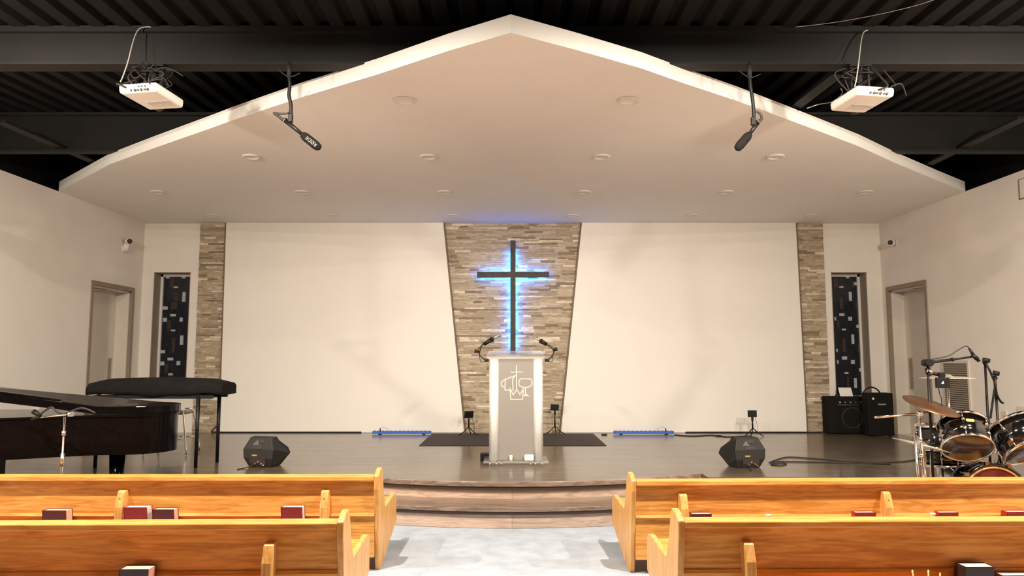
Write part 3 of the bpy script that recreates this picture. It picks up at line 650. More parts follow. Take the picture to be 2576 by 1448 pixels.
# ---------------------------------------------------------------- wedge monitors
def wedge(u, v, rz, label):
    p0 = at(u, v, z=SZ); p0.y += .12; t = thing('stage_monitor', label, 'loudspeaker', p0, rz, 'stage monitor wedges'); Mx = PM[t.name]
    Wd = .34
    # side profile (depth d, height z), back of the cabinet faces the camera
    prof = [(-.10, .0), (.10, .0), (.22, .13), (.17, .20), (-.03, .335), (-.09, .33), (-.145, .20), (-.145, .10)]
    def Q(x, d, z): return Mx@Vector((x, d, z))
    n = len(prof)
    L_ = [Q(-Wd*.62+abs(z-.16)*.45, d, z) for d, z in prof]; R_ = [Q(Wd*.62-abs(z-.16)*.45, d, z) for d, z in prof]
    mb = MB(); mb.add(L_+R_, [list(range(n)), list(range(2*n-1, n-1, -1))]+[(i, i+n, (i+1) % n+n, (i+1) % n) for i in range(n)])
    sh = mb.build('cabinet', 'monitor', t, bevel=.012)
    # recessed handle: two dark pockets with a pale bridge
    def sf(z): return -.145+(z-.20)*.055/.13
    hd = MB()
    for (x0, x1, x2, x3, z0, z1) in ((-.075, .045, .055, -.055, .205, .240), (-.005, .065, .060, -.025, .272, .306)):
        hd.hexa([Q(x0, sf(z0)-.006, z0), Q(x1, sf(z0)-.006, z0), Q(x1, sf(z0)+.02, z0), Q(x0, sf(z0)+.02, z0)], [Q(x3, sf(z1)-.006, z1), Q(x2, sf(z1)-.006, z1), Q(x2, sf(z1)+.02, z1), Q(x3, sf(z1)+.02, z1)])
    hd.build('handle_pocket', 'port', sh)
    MB().prism([Q(-.085, sf(.245)-.004, .245), Q(.0, sf(.245)-.004, .245), Q(-.03, sf(.300)-.004, .300)], Vector((0, .006, 0))).build('handle_facet', 'facet', sh)
    io = MB(); io.hexa([Q(-.10, -.150, .05), Q(.10, -.150, .05), Q(.10, -.14, .05), Q(-.10, -.14, .05)], [Q(-.10, -.152, .11), Q(.10, -.152, .11), Q(.10, -.14, .11), Q(-.10, -.14, .11)]); io.hexa([Q(-.10, -.125, .0), Q(.10, -.125, .0), Q(.10, -.10, .0), Q(-.10, -.10, .0)], [Q(-.10, -.150, .05), Q(.10, -.150, .05), Q(.10, -.10, .05), Q(-.10, -.10, .05)]); io.build('connector_panel', 'port', sh)
    for x, z in ((-.03, .04), (.01, .065), (.05, .045), (.075, .03)):
        MB().cyl(Q(x, -.16, z), Q(x, -.14, z), .011, seg=14).build('connector', 'chrome', sh)
    MB().hexa([Q(-.07, -.153, .125), Q(-.01, -.153, .125), Q(-.01, -.14, .125), Q(-.07, -.14, .125)], [Q(-.07, -.153, .142), Q(-.01, -.153, .142), Q(-.01, -.14, .142), Q(-.07, -.14, .142)]).build('label_plate', 'gold', sh)
    gr = MB(); gr.hexa([Q(-.14, .215, .145), Q(.14, .215, .145), Q(.14, .20, .13), Q(-.14, .20, .13)], [Q(-.14, -.0, .33), Q(.14, -.0, .33), Q(.14, -.02, .31), Q(-.14, -.02, .31)]); gr.build('grille', 'grille', t)
    MB().tube([Q(-.03, -.16, .04), Q(-.05, -.22, .02), Q(-.10, -.28, .006), Q(-.12, -.34, .006)], .006).build('cable', 'cable', t)
wedge(657, 1175, math.radians(-14), 'black wedge monitor speaker on the stage in front of the left screen')
wedge(1880, 1177, math.radians(14), 'black wedge monitor speaker on the stage in front of the right screen')

# ---------------------------------------------------------------- cables on the stage
def cable(pts, r, name, label, m='cable', cat='cable'):
    tag(MB().tube(pts, r, sub=8).build(name, m), label, cat)
S1 = lambda u, v, h=.008: at(u, v, z=SZ+h)
yk = YB-SD-.015
cable([(at(553, 1072, y=yk).x, yk, at(553, 1066, y=yk).z), (at(575, 1, y=yk).x, yk-.01, SZ+.03), (at(600, 1, y=yk).x, yk-.01, SZ+.012), (at(760, 1, y=yk).x, yk-.01, SZ+.012), (at(930, 1, y=yk).x, yk-.012, SZ+.012)], .011, 'floor_cable', 'black cable along the foot of the left screen')
cable([S1(1697, 1093), S1(1740, 1096), S1(1790, 1094), S1(1830, 1098), S1(1890, 1096)], .009, 'floor_cable', 'black cable from the right blue light bar to the tripod panel')
cable([(at(1700, 1, y=yk).x, yk-.01, SZ+.01), (at(1800, 1, y=yk).x, yk-.01, SZ+.012), (at(1950, 1, y=yk).x, yk-.01, SZ+.012), (at(2020, 1, y=yk).x, yk-.01, SZ+.012), (at(2033, 1, y=yk).x, yk-.01, SZ+.05), (at(2032, 1, y=yk).x, yk-.01, SZ+.16), (at(2026, 1, y=yk).x+.02, yk+.02, SZ+.3)], .011, 'floor_cable', 'black cable along the foot of the right screen')
cable([S1(1935, 1163), S1(1955, 1155), S1(1985, 1149), S1(2050, 1153), S1(2130, 1160), S1(2220, 1163), S1(2290, 1158), S1(2310, 1150)], .007, 'floor_cable', 'black cable running across the stage from the right monitor')
cable([S1(1940, 1168), S1(1965, 1163), S1(1978, 1166), S1(1962, 1170), S1(1940, 1167), S1(1950, 1161), S1(1980, 1160), S1(2100, 1163), S1(2240, 1167)], .007, 'floor_cable', 'looped black cable end beside the right monitor')

# ---------------------------------------------------------------- keyboard under a cover, stool
ky0, ky1 = at(495, 1176, z=SZ).y-.03, at(548, 1162, z=SZ).y+.02
kx1 = at(577, 980, y=(ky0+ky1)/2).x; kx0 = at(212, 980, y=ky0).x
zk = at(400, 957, y=ky0).z; zkb = at(400, 998, y=ky0).z; print('kbd', ky0, ky1, kx0, kx1, zk-SZ)
t = thing('covered_keyboard', 'long electric keyboard under a black fabric cover on a black stand', 'keyboard', ((kx0+kx1)/2, (ky0+ky1)/2, SZ))
mb = MB(); nx = 24; ring = []
for i in range(nx+1):
    f_ = i/nx; x = kx0+(kx1-kx0)*f_; e_ = .035*max(0, 1-8*min(f_, 1-f_)); sag = .014*math.sin(f_*9)+.01*math.sin(f_*23)
    up = .02*math.sin(math.pi*f_)
    ring.append([(x, ky0+e_, zkb+.02+sag), (x, ky0-.01+e_, zkb+.07), (x, ky0+.01+e_, zk-.03-e_), (x, ky0+.05+e_, zk-e_+up), (x, (ky0+ky1)/2, zk+.012-e_+up), (x, ky1-.05-e_, zk-e_+up), (x, ky1-e_, zk-.03-e_), (x, ky1-e_, zkb+.02-sag)])
vs = [q for r_ in ring for q in r_]; m8 = 8
fs = [(i*m8+j, i*m8+(j+1) % m8, (i+1)*m8+(j+1) % m8, (i+1)*m8+j) for i in range(nx) for j in range(m8)]
mb.add(vs, fs, True); mb.add(vs, [list(range(m8)), list(range(nx*m8, nx*m8+m8))[::-1]])
mb.build('cover', 'blackcloth', t)
for lx_, ly in ((at(495, 1100, y=ky0+.03).x, ky0+.03), (at(548, 1100, y=ky1-.02).x, ky1-.02), (kx0+.15, ky0+.03), (kx0+.15, ky1-.02)):
    MB().cyl((lx_, ly, SZ), (lx_, ly, zkb+.03), .019, .022, seg=14).build('leg', 'blackpl', t)
mb = MB(); mb.box2((kx0+.1, ky0+.02, zkb-.02), (kx1-.1, ky0+.06, zkb+.02)); mb.box2((kx0+.1, ky1-.06, zkb-.02), (kx1-.1, ky1-.02, zkb+.02)); mb.build('stand_rail', 'blackpl', t)
# stool behind the keyboard
ys0 = 9.6; sxx = at(447, 1030, y=ys0).x; zs = at(447, 1037, y=ys0).z
t = thing('stool', 'stool with brown seat and bent metal legs behind the keyboard', 'stool', (sxx, ys0, SZ))
MB().box((sxx-.05, ys0, zs), (.38, .36, .035)).build('seat', 'seat_brown', t, bevel=.014)
for a, b_ in ((-1, -1), (1, -1), (1, 1), (-1, 1)):
    MB().tube([(sxx-.05+a*.08, ys0+b_*.14, zs+.04), (sxx-.05+a*.17, ys0+b_*.15, zs+.03), (sxx-.05+a*.20, ys0+b_*.16, zs-.05), (sxx-.05+a*.27, ys0+b_*.2, SZ+.01)], .012, sub=5).build('leg', 'chrome', t)
mb = MB(); mb.tube([(sxx-.05-.24, ys0-.18, SZ+.2), (sxx-.05+.24, ys0-.18, SZ+.2)], .010, sub=1); mb.tube([(sxx-.05-.24, ys0+.18, SZ+.2), (sxx-.05+.24, ys0+.18, SZ+.2)], .010, sub=1); mb.build('footrest', 'chrome', t)

# ---------------------------------------------------------------- grand piano on the floor left of the stage
zr = at(60, 1052, y=6.45).z; zu = at(60, 1160, y=6.45).z; print('piano rim', zr, zu)
def pout(off=0):
    # plan outline: keyboard end left, bent side to the camera, tail at the right
    P = [(-5.75, 7.60+off), (-3.75, 7.60+off)]
    for a in range(0, 181, 12):   # tail
        r_ = math.radians(90-a); P.append((-3.62+(.36+off)*math.cos(r_), 7.24+(.36+off)*math.sin(r_)))
    P += [(-3.80, 6.86-off), (-4.05, 6.74-off), (-4.35, 6.56-off), (-4.65, 6.43-off), (-5.0, 6.36-off), (-5.4, 6.34-off), (-5.75, 6.34-off)]
    return P
t = thing('grand_piano', 'black lacquered grand piano with raised lid at the left', 'piano', (-4.7, 7.0, 0))
MB().prism([(x, y, zu) for x, y in pout()], (0, 0, zr-zu-.004), True).build('case', 'piano', t)
MB().prism([(x, y, zr-.02) for x, y in pout(.012)], (0, 0, .02), True).build('rim_moulding', 'piano', t)
zl0, zl1 = at(0, 1008, y=6.42).z, at(420, 1036, y=7.0).z
def lidz(x): f_ = (x+4.45)/(.95); return zl0+(zl1-zl0)*f_
lid = [(x, y, max(lidz(x)-.095*(y-6.32), zr+.004)) for x, y in pout(.02)]
MB().prism(lid, (0, 0, .072)).build('lid', 'piano', t, bevel=.006)
fl = [(x, y, max(lidz(x)-.095*(y-6.32), zr+.004)+.0725) for x, y in pout(.02) if x < -4.0]
MB().prism(fl, (0, 0, .02)).build('folded_lid_flap', 'piano', t, bevel=.008)
MB().cyl((-4.1, 6.95, zr), (-4.15, 7.0, lidz(-4.15)-.05), .012).cyl((-5.2, 7.4, zr), (-5.2, 7.4, lidz(-5.2)-.08), .012).build('lid_prop', 'piano', t)
for x, y in ((-5.45, 6.55), (-5.45, 7.4), (-3.75, 7.15)):
    MB().cyl((x, y, .05), (x, y, zu), .045, .075, seg=8).cyl((x, y, .0), (x, y, .05), .03, seg=12).build('leg', 'piano', t)
mb = MB(); mb.box((-4.95, 7.0, .40), (.05, .05, .6)); mb.box((-4.75, 7.0, .40), (.05, .05, .6)); mb.box((-4.85, 6.97, .14), (.34, .16, .07)); mb.build('pedal_lyre', 'piano', t)
for i in range(3): MB().tube([(-4.93+i*.08, 6.93, .13), (-4.93+i*.08, 6.80, .12)], .014, sub=1).build('pedal', 'gold', t)
# microphone stand in front of the piano
ym = 6.47; pt = at(163, 1048, y=ym); pb = at(155, 1190, y=ym)
t = thing('microphone_stand', 'chrome boom microphone stand in front of the grand piano', 'microphone stand', (pb.x, ym, 0))
MB().cyl((pb.x, ym, .02), pt, .012, .009).build('pole', 'chrome', t)
MB().lathe([(.11, 0), (.11, .015), (.05, .03), (.014, .035)], (pb.x, ym, 0), (0, 0, 1)).build('base', 'blackpl', t)
MB().cyl(pb+Vector((0, 0, .06)), pb+Vector((0, 0, .17)), .020, .017).cyl(at(161, 1083, y=ym), at(160, 1095, y=ym), .018).build('clutch', 'steel', t)
MB().tube([at(176, 1041, y=ym), at(166, 1043, y=ym), at(100, 1050, y=ym+.08), at(78, 1056, y=ym+.1)], .008).cyl(at(170, 1043, y=ym-.03), at(182, 1040, y=ym-.03), .020, .025).build('boom', 'chrome', t)
MB().tube([at(78, 1056, y=6.5), at(100, 1042, y=6.5), at(128, 1024, y=6.5), at(142, 1034, y=6.5), at(163, 1040, y=6.5), at(205, 1026, y=6.5), at(240, 1038, y=6.5)], .009).build('cable', 'cable', t)
MB().cyl(at(84, 1034, y=6.5), at(102, 1046, y=6.5), .022, .016).cyl(at(102, 1046, y=6.5), at(80, 1056, y=6.5), .012).build('microphone', 'blackpl', t)

# ---------------------------------------------------------------- amplifiers
def amp(u0, u1, vt, vb, dep, rz, label, kind):
    q = at((u0+u1)/2, vb, z=SZ); y = min(q.y, YB-.05-dep); a = at(u0, vb, y=y).x; b_ = at(u1, vb, y=y).x; zt_ = at(u0, vt, y=y).z
    c = Vector(((a+b_)/2, y+dep/2, SZ)); t = thing('guitar_amplifier', label, 'amplifier', c, rz, 'amplifiers on the stage'); Mx = PM[t.name]
    Wd = (b_-a); H_ = zt_-SZ
    def bx(mbb, x0, x1, y0, y1, z0, z1): return mbb.hexa([Mx@Vector(p_) for p_ in ((x0, y0, z0), (x1, y0, z0), (x1, y1, z0), (x0, y1, z0))], [Mx@Vector(p_) for p_ in ((x0, y0, z1), (x1, y0, z1), (x1, y1, z1), (x0, y1, z1))])
    h = Wd/2; mb = MB(); bx(mb, -h, h, -dep/2, dep/2, .012, H_); mb.build('cabinet', 'tolex', t, bevel=.02, seg=3)
    for sx_ in (-1, 1): MB().cyl(Mx@Vector((sx_*(h-.06), -dep/2+.05, 0)), Mx@Vector((sx_*(h-.06), -dep/2+.05, .015)), .02).build('foot', 'blackpl', t)
    if kind == 1:
        g = MB(); bx(g, -h*.55, h*.92, -dep/2-.008, -dep/2+.01, .04, H_*.76); gg = g.build('grille', 'grille', t)
        MB().lathe([(.15, 0), (.155, .006), (.165, .006), (.17, 0)], Mx@Vector((h*.25, -dep/2-.008, .26)), Mx.to_3x3()@Vector((0, -1, 0))).build('speaker_ring', 'monitor', gg)
        g = MB(); bx(g, -h*.5, h*.9, -dep/2-.010, -dep/2-.002, H_*.775, H_*.785); g.build('trim_strip', 'steel', t)
        for i in range(6): MB().cyl(Mx@Vector((-h*.40+i*.085, -dep/2-.022, H_*.85)), Mx@Vector((-h*.40+i*.085, -dep/2+.005, H_*.85)), .010 if i % 2 else .015, seg=12).build('control_knob', 'steel', t)
        MB().tube([Mx@Vector((-.13, 0, H_-.004)), Mx@Vector((-.10, 0, H_+.03)), Mx@Vector((.02, 0, H_+.03)), Mx@Vector((.05, 0, H_-.004))], .010).build('handle', 'blackpl', t)
    else:
        g = MB(); bx(g, -h*.85, h*.88, -dep/2-.006, -dep/2+.01, .03, H_*.92); g.build('grille', 'grille', t)
        g = MB(); bx(g, -h*.25, h*.38, -dep/2-.014, -dep/2-.006, H_*.725, H_*.755); g.build('name_plate', 'steel', t)
        MB().cyl(Mx@Vector((-h*.62, -dep/2-.014, H_*.87)), Mx@Vector((-h*.62, -dep/2-.004, H_*.87)), .017).build('jack_plate', 'trim_white', t)
        MB().tube([Mx@Vector((-.22, 0, H_-.004)), Mx@Vector((-.17, 0, H_+.055)), Mx@Vector((-.08, 0, H_+.085)), Mx@Vector((.0, 0, H_+.055)), Mx@Vector((.05, 0, H_-.004))], .012).build('handle', 'blackpl', t)
    return Mx, H_
A1, H1 = amp(2087, 2181, 997, 1091, .26, 0, 'black amplifier with round speaker, a white sheet standing on top', 1)
amp(2188, 2252, 988, 1098, .22, 0, 'black amplifier with arched handle beside the right door', 2)
a = at(2112, 978, y=YB-.2); b_ = at(2145, 997, y=YB-.2)
z_a = (A1@Vector((0, 0, H1))).z
tag(MB().hexa([(a.x, YB-.22, z_a), (b_.x, YB-.22, z_a), (b_.x, YB-.215, z_a), (a.x, YB-.215, z_a)], [(a.x-.01, YB-.17, z_a+.14), (b_.x-.01, YB-.17, z_a+.14), (b_.x-.01, YB-.165, z_a+.14), (a.x-.01, YB-.165, z_a+.14)]).build('paper_sheet', 'paper'), 'white sheet of paper propped on the left amplifier', 'paper')

# ---------------------------------------------------------------- projectors
def projector(us, vs_, y, label, mirror, cab, side):
    # front(back panel) faces the camera, body recedes slightly towards the middle
    (ux0, ux1), (vt, vb) = us, vs_
    a = at(ux0, vt, y=y); b_ = at(ux1, vb, y=y); w_ = b_.x-a.x; h_ = a.z-b_.z; dep = .38; sh = .085*mirror
    cx = (a.x+b_.x)/2; top = a.z
    t = thing('projector', label, 'projector', (cx, y+dep/2, b_.z), 0, 'ceiling projectors')
    q = lambda x, yy, z: Vector((cx+x+sh*0, y+yy, z)); h = w_/2
    ang = math.radians(-9*mirror); R = Matrix.Rotation(ang, 3, 'Z')
    def T(x, yy, z): v_ = R@Vector((x, yy, 0)); return Vector((cx+v_.x, y+v_.y, z))
    mb = MB(); mb.hexa([T(-h*.97, .0, b_.z+.008), T(h*.97, .0, b_.z+.008), T(h*.94, dep, b_.z-.004), T(-h*.94, dep, b_.z-.004)], [T(-h, -.004, top), T(h, -.004, top), T(h*.97, dep, top-.012), T(-h*.97, dep, top-.012)])
    body = mb.build('body', 'white_pl', t, bevel=.024, seg=4)
    io = MB()
    for i, fx in enumerate((-.3, -.1, .05, .22, .4, .55)):
        io.cyl(T(h*fx, -.008, b_.z+h_*.3), T(h*fx, .003, b_.z+h_*.3), .008+.003*(i % 2), seg=10)
    for fx in (.1, .25, .42): io.cyl(T(h*fx, -.008, b_.z+h_*.62), T(h*fx, .003, b_.z+h_*.62), .007, seg=10)
    io.build('connector_ports', 'port', body)
    vv = MB()
    for i in range(7): vv.hexa([T(-h*.4+i*.0, .20+i*.02, b_.z-.002), T(-h*.4+.2, .20+i*.02, b_.z-.002), T(-h*.4+.2, .207+i*.02, b_.z-.002), T(-h*.4, .207+i*.02, b_.z-.002)], [T(-h*.4, .20+i*.02, b_.z+.004), T(-h*.4+.2, .20+i*.02, b_.z+.004), T(-h*.4+.2, .207+i*.02, b_.z+.004), T(-h*.4, .207+i*.02, b_.z+.004)])
    vv.build('vent_slots', 'greymark', body)
    # lens on the stage side
    MB().cyl(T(-mirror*h*.5, dep-.01, (top+b_.z)/2), T(-mirror*h*.5, dep+.03, (top+b_.z)/2), .05).build('lens', 'port', t)
    # mount
    zb_ = zb0-.02; m_ = MB(); mx_, my_ = cx, y+.27
    m_.box((mx_, my_, top+.012), (.22, .22, .012)); m_.box((mx_-.07, my_, (top+zb_)/2+.02), (.02, .05, zb_-top)); m_.box((mx_+.07, my_, (top+zb_)/2+.02), (.02, .05, zb_-top)); m_.cyl((mx_, my_, top), (mx_, my_, zb_+.01), .032)
    m_.box((mx_, my_, (top+zb_)/2+.06), (.20, .12, .014)); m_.ball((mx_, my_, top+.07), .055)
    m_.build('ceiling_mount', 'blackpl', t, bevel=.003)
    m_ = MB(); m_.box2((mx_-.09, YBM-.05, zb_-.02), (mx_+.09, YBM+.10, zb_)) ; m_.build('mount_plate', 'blackpl', t)
    rr = random.Random(int(100+cx))
    for k_ in range(5):
        x0_ = mx_+rr.uniform(-.10, .10); y0_ = my_+rr.uniform(-.12, .06)
        L1 = [Vector((x0_, y0_, top+.015))]+[Vector((mx_+rr.uniform(-.17, .17), my_+rr.uniform(-.14, .06), top+rr.uniform(.04, zb_-top-.02))) for _ in range(3)]+[Vector((mx_+rr.uniform(-.12, .12), my_-.05, zb_-.01))]
        MB().tube(L1, .006).build('cable', 'cable', t)
    for k_, pts in enumerate(cab):
        m_ = MB().tube([T(*p_[:2], b_.z+p_[2]) for p_ in pts], .006 if k_ else .008); m_.build('cable', 'cable', t)
    return T, b_.z, top
cabsL = [[(-.09, -.012, .045), (-.16, -.02, .08), (-.19, .05, .10), (-.1, .12, .16)], [(-.03, -.012, .07), (-.06, -.03, .12), (-.05, .03, .22), (-.02, .1, .28)], [(.12, -.012, .06), (.12, -.03, .10), (.10, .05, .2), (.18, .12, .24), (.26, .2, .2)]]
cabsR = [[(.02, -.012, .05), (.08, -.03, .08), (.06, .03, .18), (.04, .1, .28)], [(.12, -.012, .08), (.2, -.03, .10), (.3, .05, .04)], [(-.1, .2, .1), (-.22, .2, .24), (-.15, .15, .28)], [(.16, -.012, .09), (.2, .05, .14), (.14, .1, .27)]]
T1, zb_1, tp1 = projector((292, 398), (208, 234), 5.66, 'white projector hanging under the dark beam at the left', 1, cabsL, -1)
T2, zb_2, tp2 = projector((2150, 2258), (216, 242), 5.66, 'white projector hanging under the dark beam at the right', -1, cabsR, 1)
cable([at(303, 206, y=5.66), at(310, 190, y=5.7), at(322, 155, y=5.75), at(335, 105, y=5.8), at(348, 75, y=5.84), at(365, 68, y=5.87), at(380, 68, y=5.885)], .005, 'safety_cable', 'pale safety cable looping up from the left projector', 'greycable')
cable([at(2150, 218, y=5.66), at(2155, 195, y=5.7), at(2161, 150, y=5.76), at(2166, 105, y=5.82), at(2172, 82, y=5.87), at(2182, 76, y=5.885)], .005, 'safety_cable', 'pale straight safety cable above the right projector', 'greycable')
cable([at(2000, 68, z=ZD-.02), at(2100, 56, z=ZD-.02), at(2200, 38, z=ZD-.02), at(2310, 12, z=ZD-.02), at(2400, -20, z=ZD-.02)], .004, 'ceiling_wire', 'thin wire crossing the ribbed ceiling above the right projector', 'steel')
cable([at(2030, 272, y=6.9), at(2060, 262, y=6.9), at(2095, 255, y=6.8), at(2118, 235, y=6.8), at(2115, 222, y=6.8)], .006, 'ceiling_wire', 'curled dark wire between a brace and the right projector', 'steel')

# ---------------------------------------------------------------- hanging microphones
def hang(y, anchor, joint, pts, rear, foam0, tip, loop, label, word=False):
    A = lambda u, v, dy=0: at(u, v, y=y+dy)
    top = A(*anchor); t = thing('hanging_microphone', label, 'microphone', top, group='microphones hanging from the beam')
    MB().tube([top]+[A(*p_) for p_ in pts], .015, sub=5).build('drop_cable', 'blackpl', t)
    MB().cyl(top+Vector((0, 0, -.04)), Vector((top.x, top.y, zb0-.0)), .018).tube([top+Vector((-.09, 0, .03)), top+Vector((0, 0, -.03)), top+Vector((.09, 0, .0))], .005).build('beam_clamp', 'monitor', t)
    j = A(*joint); r_ = A(*rear); f0 = A(*foam0); tp = A(*tip)
    MB().cyl(r_, f0, .020, .014).build('microphone_body', 'blackpl', t)
    MB().box(j, (.035, .04, .07)).build('swivel_clip', 'blackpl', t, bevel=.006)
    d = (tp-f0); fo = MB().lathe([(.0001, 0), (.026, 0), (.036, .03), (.037, d.length-.05), (.030, d.length-.015), (.012, d.length-.001), (.0001, d.length)], f0-d*.05, d).build('foam_windscreen', 'blackcloth', t)
    MB().cyl(r_, r_+(r_-f0)*.06, .022).build('xlr_ring', 'chrome', t)
    MB().tube([A(*p_) for p_ in loop], (.013, .006)).build('cable_loop', 'cable', t)
    if word:
        cu = bpy.data.curves.new('lettering', 'FONT'); cu.body = 'RØDE'; cu.size = .042; cu.extrude = .0008; cu.align_x = 'CENTER'; cu.align_y = 'CENTER'
        to = bpy.data.objects.new('lettering_tmp', cu); COL.objects.link(to); bpy.context.view_layer.update()
        me = bpy.data.meshes.new_from_object(to.evaluated_get(bpy.context.evaluated_depsgraph_get())); bpy.data.objects.remove(to)
        xd = -d.normalized(); nrm = Vector((0, -1, 0)); yd = nrm.cross(xd)
        R = Matrix((xd, yd, nrm)).transposed(); c = f0+d*.52+Vector((0, -.0385, 0))
        inv = PM[t.name].inverted()
        for v_ in me.vertices: v_.co = inv@(c+R@v_.co)
        me.materials.append(M['lettering']); lo_ = bpy.data.objects.new('lettering', me); COL.objects.link(lo_); lo_.parent = fo
hang(5.90, (727, 184), (731, 297), [(729, 215), (727, 240), (732, 265), (731, 300)], (718, 303), (763, 340), (808, 376), [(712, 302), (700, 292), (689, 284), (705, 286), (722, 285), (730, 279)], 'shotgun microphone with lettered foam hanging at the left of the canopy', True)
hang(5.90, (1886, 186), (1895, 305), [(1888, 215), (1893, 250), (1896, 280), (1896, 305)], (1906, 308), (1884, 339), (1850, 379), [(1907, 306), (1916, 298), (1912, 286), (1903, 281), (1898, 281)], 'foam-tipped shotgun microphone hanging at the right of the canopy')

# ---------------------------------------------------------------- wall things
def seccam(sx, u, v, label, arm):
    q = at(u, v, x=sx*XW); t = thing('security_camera', label, 'camera', q, group='security cameras on the side walls')
    X = sx*XW
    MB().cyl((X, q.y, q.z-arm), (X-sx*.02, q.y, q.z-arm), .06).build('mount_plate', 'white_pl', t)
    if arm: MB().cyl((X-sx*.03, q.y, q.z-arm-.03), (X-sx*.05, q.y, q.z), .05, .04).build('bracket', 'white_pl', t)
    a = Vector((X-sx*.05, q.y, q.z)); d = Vector((-sx*.12, -.13, -.01))
    MB().cyl(a-d*.2, a+d*.8, .048).ball(a-d*.2, .048).build('body', 'white_pl', t)
    MB().cyl(a+d*.8, a+d*.86, .042, .036).build('lens', 'port', t)
seccam(-1, 312, 608, 'small white security camera with dark lens high on the left wall', .12)
seccam(1, 2254, 611, 'small white security camera with dark lens high on the right wall', 0)
# louvred vent on the right wall
a = at(2370, 906, x=XW); b_ = at(2448, 1062, x=XW); y0, y1 = b_.y, a.y; z0, z1 = b_.z, a.z
t = thing('wall_vent', 'tall louvred vent on the right wall behind the drum kit', 'vent', (XW, (y0+y1)/2, z0))
mb = MB(); q = .035
for bx_ in (((XW-.02, y0, z0), (XW, y0+q, z1)), ((XW-.02, y1-q, z0), (XW, y1, z1)), ((XW-.019, y0+q, z1-q), (XW, y1-q, z1)), ((XW-.019, y0+q, z0), (XW, y1-q, z0+q))): mb.box2(*bx_)
mb.build('frame', 'vent', t)
MB().box2((XW-.004, y0+q, z0+q), (XW, y1-q, z1-q)).build('backing', 'ventdark', t)
n = 26
for i in range(n):
    z = z0+q+(z1-z0-2*q)*(i+.5)/n; MB().box((XW-.014, (y0+y1)/2, z), (.026, y1-y0-2*q, .004), rotm(0, math.radians(35), 0)).build('louvre', 'vent', t)
for (u0, u1, v0, v1, m_, lab, nm, cat) in ((2524, 2536, 1032, 1046, 'vent', 'small blank plate low on the right wall', 'wall_plate', 'wall plate'), (2563, 2590, 1020, 1080, 'doorpaint', 'grey box on the right wall cut by the photo edge', 'wall_box', 'box')):
    a = at(u0, v0, x=XW); b_ = at(u1, v1, x=XW); tag(MB().box2((XW-.02, b_.y, b_.z), (XW, a.y, a.z)).build(nm, m_, bevel=.003), lab, cat)
for (u0, u1, v0, v1, dd, lab) in ((88, 108, 1014, 1048, .06, 'grey box on the left wall seen under the piano lid'), (112, 128, 1014, 1046, .03, 'pale box right of the grey wall box under the piano lid'), (258, 282, 1012, 1030, .03, 'small pale plate on the left wall, nearest the keyboard cover')):
    a = at(u0, v0, x=-XW); b_ = at(u1, v1, x=-XW)
    tag(MB().box2((-XW, a.y, b_.z), (-XW+dd, b_.y, a.z)).build('wall_box', 'vent' if dd < .05 else 'doorpaint', bevel=.004), lab, 'box')
a = at(2562, 452, x=XW); b_ = at(2600, 492, x=XW)
mb = MB(); mb.box2((XW-.008, a.y-.012, b_.z), (XW, a.y, a.z)); mb.box2((XW-.008, b_.y, b_.z), (XW, a.y, b_.z+.014)); mb.box2((XW-.006, b_.y, a.z-.006), (XW, a.y, a.z))
tag(mb.build('wall_bracket', 'stain'), 'brown-edged bracket frame high on the right wall', 'bracket')

# ---------------------------------------------------------------- drum kit, on the floor right of the stage
def pt3(u, v, y): return at(u, v, y=y)
def drum_parts(parent, c0, axis, L_, R_, headm='drumhead', badge=None, seg=40, lugs=6):
    """shell is the part, hoops, heads, lugs are its sub-parts; c0 = centre of the camera-side head"""
    ax = Vector(axis).normalized(); c0 = Vector(c0); c1 = c0+ax*L_
    sh = MB().cyl(c0+ax*.01, c1-ax*.01, R_, seg=seg).build('shell', 'drum', parent)
    for c, s_ in ((c0, 1), (c1, -1)):
        MB().lathe([(R_+.002, 0), (R_+.016, 0), (R_+.016, .022), (R_+.006, .024), (R_+.002, .022), (R_+.002, 0)], c-ax*s_*.004, ax*s_, seg).build('hoop', 'chrome', sh)
        MB().lathe([(.0001, .003), (R_, .003), (R_+.002, .008)], c, ax*s_, seg).build('head', headm, sh)
    x, y, d = frame(ax)
    for i in range(lugs):
        a = 2*math.pi*(i+.35)/lugs; rd = x*math.cos(a)+y*math.sin(a)
        for cc, s_ in ((c0, 1), (c1, -1)):
            MB().cyl(cc+rd*(R_+.013)-ax*s_*.006, cc+rd*(R_+.013)+ax*s_*.085, .0045, seg=8).cyl(cc+rd*(R_+.008)+ax*s_*.06, cc+rd*(R_+.008)+ax*s_*.10, .013, seg=10).build('lug', 'chrome', sh)
    if badge is not None:
        rd = (badge-ax*badge.dot(ax)).normalized(); side = ax.cross(rd).normalized(); cc = c0+ax*L_*.62+rd*(R_+.003)
        R3 = Matrix((side, rd, ax)).transposed()
        MB().prism([cc+R3@Vector(p_) for p_ in ((-.034, 0, .0), (-.028, 0, .014), (.028, 0, .014), (.034, 0, 0), (.028, 0, -.014), (-.028, 0, -.014))], rd*.003).box(cc+rd*.004, (.05, .002, .005), R3).build('badge', 'gold', sh)
    return sh
YD = 6.75
